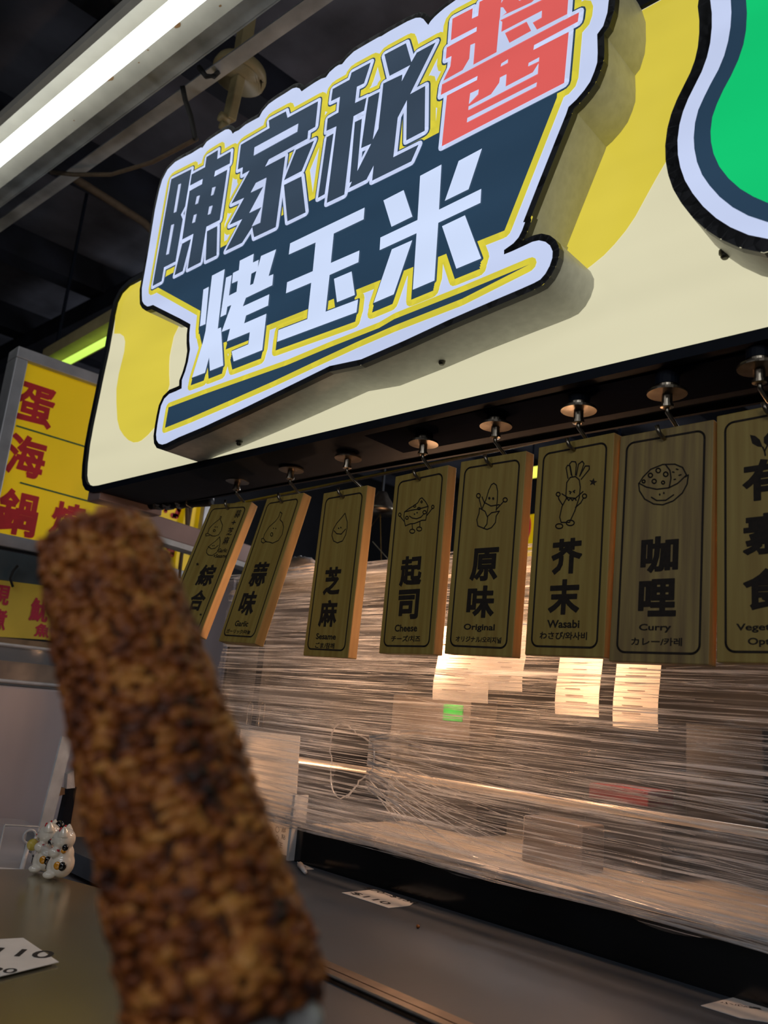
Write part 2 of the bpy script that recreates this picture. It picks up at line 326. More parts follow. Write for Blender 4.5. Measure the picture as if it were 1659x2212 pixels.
def text(b, fr, s, px, py, wpx, hpx, off, bold=0.0, shear=0.0, wloc=None):
    V, Fs = glyphs(s, bold)
    if not V: return
    x0 = min(v.x for v in V); x1 = max(v.x for v in V); y0 = min(v.y for v in V); y1 = max(v.y for v in V)
    (ax, ay), (bx, by), (cx, cy), (tx, ty), (ux, uy) = px2(fr, [(px, py), (px - wpx / 2, py), (px + wpx / 2, py), (px, py - hpx / 2), (px, py + hpx / 2)])
    W = abs(cx - bx); Hh = abs(uy - ty); O, u, v, n = fr; k = len(b.V)
    for q in V:
        lx = ((q.x - x0) / (x1 - x0) - .5) * W; ly = ((q.y - y0) / (y1 - y0) - .5) * Hh
        b.V.append(O + u * (ax + lx + shear * ly) + v * (ay + ly) + n * (off + q.z))
    for f in Fs: b.F.append(tuple(k + i for i in f))
# ================================================================== THE SETTING
MB().box((-.8, 1.0, -H - .05), (9, 8.4, .1)).build('floor', 'floor', kind='structure')
ZC = 2.0
MB().box((-.8, 1.0, ZC + .05), (9, 8.4, .1)).build('ceiling', 'ceil', kind='structure')
MB().box((-.8, 5.2, .3), (9, .1, 3.5)).build('wall_back', 'dark_wall', kind='structure')
MB().box((-.8, -3.2, .3), (9, .1, 3.5)).build('wall_front', 'dark_wall', kind='structure')
MB().box((-5.3, 1.0, .3), (.1, 8.4, 3.5)).build('wall_left', 'dark_wall', kind='structure')
MB().box((3.7, 1.0, .3), (.1, 8.4, 3.5)).build('wall_right', 'dark_wall', kind='structure')
# ceiling framing: joists across and along the market hall
S = ray(-1165, 1361); S.z = 0; S = -S.normalized(); NS = Vector((-S.y, S.x, 0))      # the sign's long axis and its normal (away from the viewer)
for i, a in enumerate((-4.6, -3.75, -2.9, -2.05, -1.2, -.35, .5)):
    MB().bar((a, -3.0, ZC - .07), (a, 5.0, ZC - .07), .12, .14).build('trim_%d' % (i + 1), 'beam', kind='structure')
for i, (d, zz, ww) in enumerate(((-.75, ZC - .18, .14), (.15, ZC - .18, .09), (.9, ZC - .16, .16), (1.75, ZC - .18, .1), (2.9, ZC - .18, .16))):
    MB().bar(S * -5.0 + NS * d + Vector((0, 0, zz)) + Vector((0, 0, 0)), S * 2.5 + NS * d + Vector((0, 0, zz)), ww, .1).build('trim_%d' % (i + 8), 'beam', kind='structure')
# ================================================================== SHOP SIGN
D = .8077; DL = .725
def frame_at(d):
    return (NS * d, S.copy(), Vector((0, 0, 1)), -NS)
FS = frame_at(D); FL = frame_at(DL)
face = cr(0, 600, .3617, [(835, 20), (780, 50), (735, 95), (708, 150), (690, 230), (655, 430), (620, 590), (585, 760), (560, 880), (538, 1000), (525, 1110), (522, 1180), (527, 1215), (540, 1238), (570, 1248), (600, 1245)])
face = px2(FS, face)
zb = px2(FS, [(800, 915)])[0][1]; zr = px2(FS, [(1659, 712)])[0][1]
xr = .45
ztop0 = face[0][1]; top1 = px2(FS, [(1400, 14)])[0]; slope = (top1[1] - ztop0) / (top1[0] - face[0][0])
fp = face + [(px2(FS, [(1659, 712)])[0][0], zr), (xr, zr), (xr, ztop0 + slope * (xr - face[0][0]))]
s0 = min(p[0] for p in face)
sign = empty('shop_sign', FS[0] + FS[1] * ((s0 + xr) / 2) + NS * .07 + Vector((0, 0, zr - .03)),
             'large backlit cream and yellow shop sign with raised logo box over the stall', 'sign')
b = MB(); fill(b, FS, fp, .0); b.build('sign_face', 'cream_lit', sign, label='backlit cream acrylic face')
sw = [(247, 721), (260, 721), (268, 727), (271, 738), (269, 759), (264, 780), (257, 808), (252, 840), (252, 870), (254, 907), (259, 927), (268, 941), (278, 951), (289, 956), (299, 955), (307, 951), (320, 940), (335, 923), (352, 885), (367, 831), (366, 810), (366, 788), (367, 770), (370, 755), (376, 727), (389, 700), (420, 660)]
swr = [(1180, 640), (1230, 610), (1278, 574), (1305, 552), (1328, 528), (1352, 499), (1373, 468), (1400, 418), (1420, 382), (1440, 348), (1480, 260), (1540, 150), (1620, 40)]
sp = px2(FS, sw) + px2(FS, swr) + [(xr - .02, ztop0 + slope * (xr - face[0][0]) - .002), (face[0][0] + .003, ztop0 - .002)] + [(p[0], p[1]) for p in face[1:5]]
b = MB(); fill(b, FS, sp, .0006); b.build('yellow_swoosh', 'swoosh_lit', sign, label='glowing yellow swoosh shape')
def offset_poly(pts, d):
    P = [Vector(p) for p in pts]; n = len(P); A = sum(P[i].x * P[(i + 1) % n].y - P[(i + 1) % n].x * P[i].y for i in range(n)); sg = 1 if A > 0 else -1; out = []
    for i in range(n):
        a = (P[i] - P[i - 1]).normalized(); c = (P[(i + 1) % n] - P[i]).normalized()
        na = Vector((a.y, -a.x)) * sg; nc = Vector((c.y, -c.x)) * sg; m = na + nc
        m = m.normalized() if m.length > 1e-4 else na; k = max(.55, m.dot(na)); q = P[i] + m * (d / k); out.append((q.x, q.y))
    return out
def rim_body(fr, poly, wd, front, depth, name, m, parent, **kw):     # closed ring wall with a front lip round poly
    O, u, v, n = fr; out = offset_poly(poly, wd); b = MB(); N_ = len(poly)
    def P(p, off): return O + u * p[0] + v * p[1] + n * off
    for i in range(N_):
        j = (i + 1) % N_
        b.face([P(poly[i], front), P(poly[j], front), P(out[j], front), P(out[i], front)])
        b.face([P(out[i], front), P(out[j], front), P(out[j], -depth), P(out[i], -depth)])
        b.face([P(poly[i], front), P(poly[j], front), P(poly[j], 0), P(poly[i], 0)])
    return b.build(name, m, parent, **kw)
rim_body(FS, fp, .013, .006, .14, 'sign_frame', 'black', sign)
outp = offset_poly(fp, .013)
b = MB(); O, u, v, n = FS; b.poly([O + u * p[0] + v * p[1] - n * .14 for p in outp]); b.build('back_panel', 'underside', sign)
zu = zr - .013
a0 = FS[0] + S * (s0 + .05) + NS * .055; a1 = FS[0] + S * xr + NS * .055
MB().bar(a0 + Vector((0, 0, zu - .002)), a1 + Vector((0, 0, zu - .002)), .09, .004).build('bottom_rail', 'underside', sign)
MB().bar(a0 + NS * .078 + Vector((0, 0, zu + .0)), a1 + NS * .078 + Vector((0, 0, zu + .0)), .006, .02).build('bottom_rail', 'black', sign)
p0 = FS[0] + S * (s0 + .055) + Vector((0, 0, zu - .012))
MB().box(p0 + NS * .075, (.05, .15, .024), (S, NS, Vector((0, 0, 1)))).build('corner_bracket', 'pink_beam', sign, bevel=.002, label='dark bracket block under the left corner')
# ---- logo box
lg = []
lg += [(306.5, 637), (306.5, 622), (318, 557), (335, 451), (344, 410), (350.5, 388), (362, 366), (378, 350), (396, 340), (414, 331), (428, 322), (434, 318.5), (437.5, 319), (446.5, 306), (459.5, 297), (472, 289), (487, 280), (494, 279), (499, 282), (502.6, 289), (507, 285), (516, 281), (530, 269.5), (545, 261), (560, 253), (567, 240), (580, 225), (597, 213), (615, 202), (632, 191), (640, 189), (647, 191), (651.5, 197.5), (662, 190), (680, 178), (694, 170), (704, 167), (711.6, 156), (724, 145), (732, 140), (739, 138.6), (748, 127), (764, 111.5), (790, 96), (818, 80), (824, 78), (840, 68), (860, 57), (880, 46), (898, 38.5), (908, 38), (914.5, 41), (920, 48), (925, 54), (930, 46), (939, 36), (950, 26), (962, 16), (984.6, 0), (1010, -14), (1060, -38), (1110, -62), (1180, -86), (1240, -96), (1285, -92), (1306, -70), (1315, -40), (1315, 0), (1312, 27), (1303, 56), (1290, 74), (1291, 113), (1290, 135), (1284, 154), (1275, 176), (1262, 195), (1245, 215), (1228, 231), (1223, 246), (1200, 303), (1165, 391), (1130, 480)]
lg += cr(780, 480, .31344, [(1130, 0), (1108, 60), (1085, 105), (1050, 145), (985, 192), (985, 222), (1040, 200), (1110, 168), (1180, 135), (1225, 125), (1270, 135), (1302, 160), (1320, 200), (1318, 245), (1300, 300), (1270, 355), (1235, 395), (1190, 420), (1100, 460), (900, 545), (600, 675), (300, 815), (0, 945)])
lg += cr(320, 640, .30139, [(1300, 500), (1000, 648), (700, 795), (400, 935), (220, 1010), (130, 1055), (100, 1063), (75, 1055), (60, 1030), (57, 990), (66, 920), (78, 850), (92, 785), (115, 735), (150, 700), (200, 680), (240, 660), (242, 600), (265, 540), (285, 470), (300, 380), (295, 320), (296, 260), (303, 200), (230, 160), (130, 110), (60, 75), (35, 62), (10, 70)])
lg += [(318, 662), (311, 657), (307, 650)]
lp = px2(FL, lg)
logo = None
def part_poly(name, m, polys, parent, **kw):           # polys: list of (points, offset, halo width)
    b = MB()
    for pts, off, hw in polys:
        if hw: halo(b, FL, pts, hw, off)
        else: fill(b, FL, pts, off)
    return b.build(name, m, parent, **kw)
out = offset_poly(lp, .0085); b = MB(); O, u, v, n = FL; NN = len(out)
DEP = (D - DL) - .001
for i in range(NN):
    j = (i + 1) % NN
    b.face([O + u * out[i][0] + v * out[i][1] - n * .010, O + u * out[j][0] + v * out[j][1] - n * .010, O + u * out[j][0] + v * out[j][1] - n * DEP, O + u * out[i][0] + v * out[i][1] - n * DEP])
logo = b.build('logo_box', 'return', sign, smooth='auto', label='raised logo box with grey painted side walls')
b = MB(); halo(b, FL, lp, .0085, -.0004)
for i in range(NN):
    j = (i + 1) % NN
    b.face([O + u * out[i][0] + v * out[i][1] - n * .0004, O + u * out[j][0] + v * out[j][1] - n * .0004, O + u * out[j][0] + v * out[j][1] - n * .0105, O + u * out[i][0] + v * out[i][1] - n * .0105])
b.build('black_rim', 'rim', logo, label='black rim of the logo box')
part_poly('white_face', 'white_lit', [(lp, 0, 0)], logo, label='glowing white face')
# characters traced in the photograph's plane of the logo
c1 = lambda q: px2(FL, cr(300, 280, .16272, q)); c2 = lambda q: px2(FL, cr(480, 190, .1673, q)); c3 = lambda q: px2(FL, cr(670, 60, .1808, q))
c4 = lambda q: px2(FL, cr(930, 0, .20494, q)); c5 = lambda q: px2(FL, cr(400, 540, .13261, q)); c6 = lambda q: px2(FL, cr(580, 440, .14467, q)); c7 = lambda q: px2(FL, cr(790, 320, .16275, q))
chen = [c1([(447, 668), (716, 535), (632, 1030), (575, 1140), (600, 1200), (505, 1760), (352, 1838), (320, 2022), (200, 2086)]),
        c1([(915, 375), (1068, 282), (1058, 402), (1240, 300), (1225, 462), (1030, 562), (1017, 636), (1192, 543), (1092, 1210), (915, 1300), (838, 1772), (665, 1860), (742, 1393), (592, 1470), (690, 825), (855, 735), (865, 665), (695, 755), (718, 605), (895, 510)]),
        c1([(592, 1525), (710, 1462), (600, 1888), (490, 1945)]), c1([(922, 1360), (1060, 1290), (1050, 1680), (905, 1750)])]
chen_w = [c1([(545, 742), (580, 728), (518, 1100), (482, 1118)]), c1([(450, 1280), (488, 1265), (418, 1660), (382, 1675)]), c1([(790, 900), (830, 885), (805, 990), (768, 1007)]),
          c1([(995, 785), (1040, 770), (1010, 875), (977, 892)]), c1([(750, 1148), (788, 1132), (765, 1238), (727, 1255)]), c1([(955, 1035), (1000, 1020), (972, 1128), (935, 1145)])]
jia = [c2([(618, 432), (840, 315), (860, 398), (1255, 185), (1220, 515), (1128, 568), (1118, 668), (620, 935), (572, 1028), (832, 892), (710, 1808), (430, 1940), (405, 1808), (275, 2010), (60, 2115), (275, 1705), (110, 1780), (300, 1430), (135, 1505), (370, 1078), (275, 1130), (283, 1035), (218, 1065), (258, 745), (628, 530)]),
       c2([(970, 812), (1205, 692), (1045, 1085), (815, 1205)]), c2([(815, 1265), (1040, 1155), (1095, 1620), (860, 1735)])]
jia_w = [c2([(437, 782), (1003, 475), (990, 580), (427, 888)]), c2([(592, 1172), (455, 1240), (388, 1365), (553, 1287), (370, 1628), (530, 1550), (402, 1803), (512, 1752)])]
mi_ = [c3([(510, 550), (740, 428), (660, 678), (575, 718), (552, 912), (690, 848), (660, 1003), (535, 1070), (425, 2005), (215, 2105), (330, 1190), (210, 1245), (225, 1098), (353, 1025), (372, 838), (265, 890), (285, 745), (485, 635)]),
       c3([(213, 1320), (295, 1275), (190, 2000), (110, 2045)]),
       c3([(550, 1140), (634, 1100), (580, 1725), (745, 1400), (625, 1452), (712, 845), (845, 780), (765, 1350), (832, 1220), (890, 680), (1118, 572), (1110, 655), (1210, 462), (965, 590), (903, 335), (1160, 200), (1225, 425), (1290, 312), (1515, 190), (1210, 808), (1390, 710), (1385, 1245), (1165, 1360), (1172, 880), (1062, 1090), (1010, 1560), (1312, 1410), (1225, 1610), (757, 1840), (775, 1660), (690, 1825), (482, 1928), (515, 1850), (488, 1865)])]
jiang = [c4([(245, 212), (458, 102), (450, 212), (515, 182), (530, 35), (590, 5), (615, -190), (790, -280), (782, -190), (1150, -380), (1490, -330), (1453, 168), (1420, 227), (1578, 147), (1566, 245), (1105, 492), (1098, 542), (1470, 352), (1422, 890), (133, 1555), (187, 1022), (503, 858), (510, 815), (122, 1015), (135, 907), (145, 872), (222, 715), (235, 605), (175, 635), (185, 515), (498, 345), (502, 298), (228, 440)])]
jiang_w = [c4([(135, 908), (145, 872), (355, 755), (425, 635), (437, 492), (485, 472), (467, 700), (712, 568), (742, 232), (772, 247), (762, 355), (800, 365), (848, 470), (1075, 345), (1138, 332), (1453, 170), (1470, 205), (1420, 229)]),
           c4([(762, 355), (1190, 132), (1186, 205), (1093, 258), (1138, 332), (1078, 347), (1028, 247), (800, 367)]), c4([(742, 237), (748, 205), (790, 178), (1080, 45), (1130, 0), (1198, -20), (1196, 15)]),
           c4([(755, 97), (780, 95), (818, 150), (748, 207)]), c4([(768, 0), (790, -2), (760, 52)]), c4([(935, 15), (955, 28), (990, 0), (950, -5)]),
           c4([(763, 687), (833, 642), (830, 680), (755, 720)]), c4([(1050, 682), (1162, 622), (1158, 665), (1045, 718)]),
           c4([(1155, 685), (1146, 797), (415, 1177), (418, 1138), (655, 1010), (740, 890), (748, 835), (817, 800), (808, 930), (1095, 780)]),
           c4([(435, 1000), (525, 958), (518, 1010), (420, 1115)]), c4([(405, 1260), (1138, 885), (1130, 930), (400, 1307)])]
kao = [c5([(315, 655), (403, 608), (348, 1215), (258, 1255)]), c5([(455, 428), (662, 322), (550, 1290), (603, 1270), (640, 1890), (422, 1978), (408, 1760), (342, 2008), (130, 2088), (310, 1500), (350, 1330)]),
       c5([(685, 460), (778, 418), (732, 752), (855, 690), (875, 512), (780, 555), (797, 385), (893, 338), (908, 185), (1135, 72), (1122, 215), (1217, 170), (1203, 295), (1255, 108), (1500, 0), (1378, 435), (1455, 405), (1438, 585), (1008, 790), (958, 928), (1388, 732), (1370, 915), (1010, 1078), (980, 1205), (1342, 1048), (1275, 1640), (808, 1825), (775, 1660), (1048, 1545), (1072, 1348), (700, 1500), (750, 1290), (612, 1345), (770, 905), (705, 935), (685, 1058), (593, 1103)])]
kao_d = [c5([(1100, 398), (1182, 355), (1130, 562), (1080, 585)])]
yu = [c6([(340, 603), (1452, 70), (1438, 245), (992, 457), (948, 895), (1375, 710), (1360, 885), (930, 1075), (870, 1622), (1355, 1440), (1332, 1632), (145, 2072), (165, 1895), (597, 1732), (655, 1190), (278, 1348), (295, 1183), (678, 1018), (720, 590), (320, 770)]),
      c6([(995, 1133), (1258, 1022), (1308, 1373), (1040, 1482)])]
mi2 = [c7([(737, 380), (1020, 230), (988, 828), (1548, 553), (1538, 738), (978, 1003), (928, 1768), (640, 1890), (690, 1140), (200, 1365), (210, 1197), (702, 965)]), c7([(250, 705), (518, 568), (635, 920), (357, 1055)]),
       c7([(1248, 183), (1558, 18), (1380, 558), (1065, 712)]), c7([(1028, 1048), (1332, 903), (1548, 1475), (1218, 1612)]), c7([(362, 1353), (633, 1233), (388, 1950), (120, 2065)])]
panel = px2(FL, [(336, 618), (361, 597), (479, 535), (672, 434), (923, 301), (1110, 203), (1206, 180), (1204, 212), (1091, 499), (820, 607), (575, 705), (500, 735), (440, 757), (430, 712), (434, 672)])
stripe = px2(FL, cr(320, 640, .30139, [(150, 798), (400, 705), (700, 600), (1000, 495), (1300, 370), (1659, 230)]) + [(853, 690), (1000, 632), (1145, 572), (1000, 646), (853, 704)] + cr(320, 640, .30139, [(1500, 330), (1200, 470), (900, 612), (600, 745), (300, 875), (125, 945)]))
upper = chen + jia + mi_ + jiang; lower = kao + yu + mi2
sh = lambda q, k: [(p[0] - .0005 * k, p[1] - .0032 * k) for p in q]
yl = [(q, .0006, .0176) for q in upper] + [(panel, .0006, .0098), (stripe, .0006, .0092)]
for q in lower: yl += [(sh(q, 0), .0006, .0108), (sh(q, 2), .0006, .0100), (sh(q, 4), .0006, .0096)]
part_poly('yellow_border', 'yellow_lit', yl, logo, label='glowing yellow outline layer')
nv = [(panel, .0012, 0), (stripe, .0012, 0)] + [(q, .0012, .0025) for q in lower]
for q in lower:
    for k in (1, 2, 3, 4): nv.append((sh(q, k), .0012, .0004))
part_poly('navy_backing', 'navy_lit', nv, logo, label='dark navy panel, stripe and letter shadows')
for nm, polys, holes, m in (('chen', chen, chen_w, 'slate_lit'), ('jia', jia, jia_w, 'slate_lit'), ('mi', mi_, [], 'slate_lit'), ('jiang', jiang, jiang_w, 'red_lit')):
    part_poly('character_shadow', 'navy_lit', [(q, .0018, .0088) for q in polys], logo)
    part_poly('character_outline', 'white_lit', [(q, .0024, .0064) for q in polys] + [(q, .0036, 0) for q in holes], logo, label='white outline of the character')
    part_poly('character', m, [(q, .0030, 0) for q in polys], logo, label='red stencil-cut character' if m == 'red_lit' else 'slate grey blocky character')
part_poly('character', 'char_lit', [(q, .0024, 0) for q in kao], logo, label='white blocky character'); part_poly('character_gap', 'navy_lit', [(q, .0028, 0) for q in kao_d], logo)
part_poly('character', 'char_lit', [(q, .0024, 0) for q in yu], logo, label='white blocky character')
part_poly('character', 'char_lit', [(q, .0024, 0) for q in mi2], logo, label='white blocky character')
def bolt(p, nrm, parent):
    MB().lathe(p, [(.0062, -.002), (.0062, .0016), (.0045, .0026), (.0045, .0055), (.003, .0075), (.0, .0078)], 14, nrm).build('bolt', 'bolt', parent, smooth=False)
down = Vector((.0, 0, -1))
bolt(on(517, 953, NS, D - .018), down, sign); bolt(on(955, 777, NS, D - .018), down, sign)
# ---- green bubble box
g = lambda q: px2(FL, cr(1359, 0, .28037, q))
g_rim_o = [(530, 0), (550, 90), (555, 200), (548, 320), (525, 440), (480, 570), (420, 690), (370, 790), (330, 890), (300, 1000), (283, 1120), (285, 1240), (305, 1340), (345, 1450), (400, 1550), (480, 1660), (570, 1755), (680, 1835), (800, 1895), (920, 1930), (1070, 1945)]
g_w_o = [(625, 0), (637, 100), (637, 210), (625, 330), (600, 440), (560, 550), (505, 660), (455, 760), (415, 860), (388, 960), (373, 1080), (376, 1190), (395, 1290), (430, 1390), (490, 1490), (570, 1590), (670, 1680), (780, 1750), (920, 1810), (1070, 1840)]
g_d_o = [(785, 0), (790, 100), (783, 210), (765, 320), (735, 430), (690, 540), (630, 650), (580, 750), (535, 850), (510, 950), (500, 1060), (505, 1150), (525, 1250), (565, 1350), (620, 1430), (700, 1520), (800, 1600), (920, 1665), (1070, 1715)]
g_g_o = [(905, 0), (912, 110), (905, 240), (885, 350), (845, 470), (790, 590), (730, 700), (680, 810), (645, 910), (632, 1020), (636, 1100), (655, 1190), (700, 1290), (770, 1380), (860, 1460), (960, 1520), (1070, 1568)]
def bub(pts, topx, right):
    q = g(pts); t = q[0]; e = q[-1]; zt = .93
    return [(t[0] + .06 + topx, zt), (t[0] + .01, (zt + t[1]) / 2)] + q + [(e[0] + .10, e[1] - .002 + .0), (e[0] + .20, e[1] + .03), (e[0] + .27 - right, e[1] + .13), (e[0] + .28 - right, e[1] + .27), (e[0] + .22, zt)]
bz = bub(g_w_o, 0, 0)
FB = FL
bub_o = offset_poly(bz, .0135); b = MB(); NN = len(bub_o); O, u, v, n = FL
for i in range(NN):
    j = (i + 1) % NN
    b.face([O + u * bub_o[i][0] + v * bub_o[i][1] - n * .010, O + u * bub_o[j][0] + v * bub_o[j][1] - n * .010, O + u * bub_o[j][0] + v * bub_o[j][1] - n * (DEP * .75), O + u * bub_o[i][0] + v * bub_o[i][1] - n * (DEP * .75)])
bubble = b.build('emblem_box', 'return', sign, smooth='auto', label='raised rounded green emblem box at the right')
b = MB(); halo(b, FL, bz, .0135, -.0004)
for i in range(NN):
    j = (i + 1) % NN
    b.face([O + u * bub_o[i][0] + v * bub_o[i][1] - n * .0004, O + u * bub_o[j][0] + v * bub_o[j][1] - n * .0004, O + u * bub_o[j][0] + v * bub_o[j][1] - n * .0105, O + u * bub_o[i][0] + v * bub_o[i][1] - n * .0105])
b.build('black_rim', 'rim', bubble)
part_poly('white_band', 'white_lit', [(bz, 0, 0)], bubble, label='glowing white band')
part_poly('navy_band', 'navy_lit', [(bub(g_d_o, 0, .02), .0008, 0)], bubble, label='dark navy band')
part_poly('green_face', 'green_lit', [(bub(g_g_o, 0, .04), .0016, 0)], bubble, label='glowing green face')
bolt(on(1566, 545, NS, D - .03), down, sign)
# ---- pipe and foil under the left corner
q0 = on(238, 1104, NS, D + .10); q1 = on(455, 1084, NS, D + .15)
pipe = MB().tube([q0 + Vector((0, 0, .008)), q1 + Vector((0, 0, .000))], .0095, 12).build('support_pipe', 'black', None, smooth=True, label='black pipe running under the left end of the big sign', cat='pipe')
a = q0.lerp(q1, .48); c = q0.lerp(q1, .82)
b = MB(); b.tube([a.lerp(c, t) + Vector((0, 0, .006)) for t in [i / 9 for i in range(10)]], [.012 + .004 * math.sin(i * 2.3) for i in range(10)], 14)
for vv in b.V: vv += Vector((random.uniform(-1, 1), random.uniform(-1, 1), random.uniform(-1, 1))) * .0022
b.build('foil_wrap', 'foil', None, label='crumpled silver foil wrapped around the black pipe', cat='foil')
MB().tube([q0.lerp(q1, .30) + Vector((0, 0, .008)), q0.lerp(q1, .36) + Vector((0, 0, .008))], .0108, 12).build('tape_wrap', 'bag', None, smooth=True, label='clear tape wound round the black pipe beside the corner bracket', cat='tape')
# ================================================================== PLAQUES AND HOOKS
PW, PH, PT = .110, .258, .017
poses = [('mix', [-1.2695, .7929, .3471, .1597, .0359, -.2691], (513, 1040)), ('gar', [-1.1039, .7921, .3397, -.0421, .0409, -.2012], (629, 1015)), ('ses', [-.951, .7938, .3306, -.0442, .0246, -.0016], (752, 990)),
         ('che', [-.7922, .7976, .3374, -.0575, .009, .0013], (915, 958)), ('org', [-.6625, .797, .3372, -.0072, .0291, .0078], (1071, 920)), ('was', [-.5386, .8, .338, -.05, .0215, -.0047], (1250, 886)),
         ('cur', [-.4239, .8024, .3318, .0073, .0092, -.0361], (1441, 850)), ('veg', [-.3095, .803, .3345, .0, -.002, -.02], (1640, 795))]
A = lambda q: cr(370, 950, .27728, q); B = lambda q: cr(800, 900, .31344, q); C = lambda q: cr(1120, 750, .3249, q); C2 = lambda q: cr(780, 960, .24111, q)
def circ(x, y, r, ry=None, n=14): return [(x + r * math.cos(2 * math.pi * k / n), y + (ry or r) * math.sin(2 * math.pi * k / n)) for k in range(n + 1)]
def star(x, y, r): return [(x + (r if k % 2 == 0 else r * .42) * math.sin(math.pi * k / 5 + .15), y - (r if k % 2 == 0 else r * .42) * math.cos(math.pi * k / 5 + .15)) for k in range(10)]
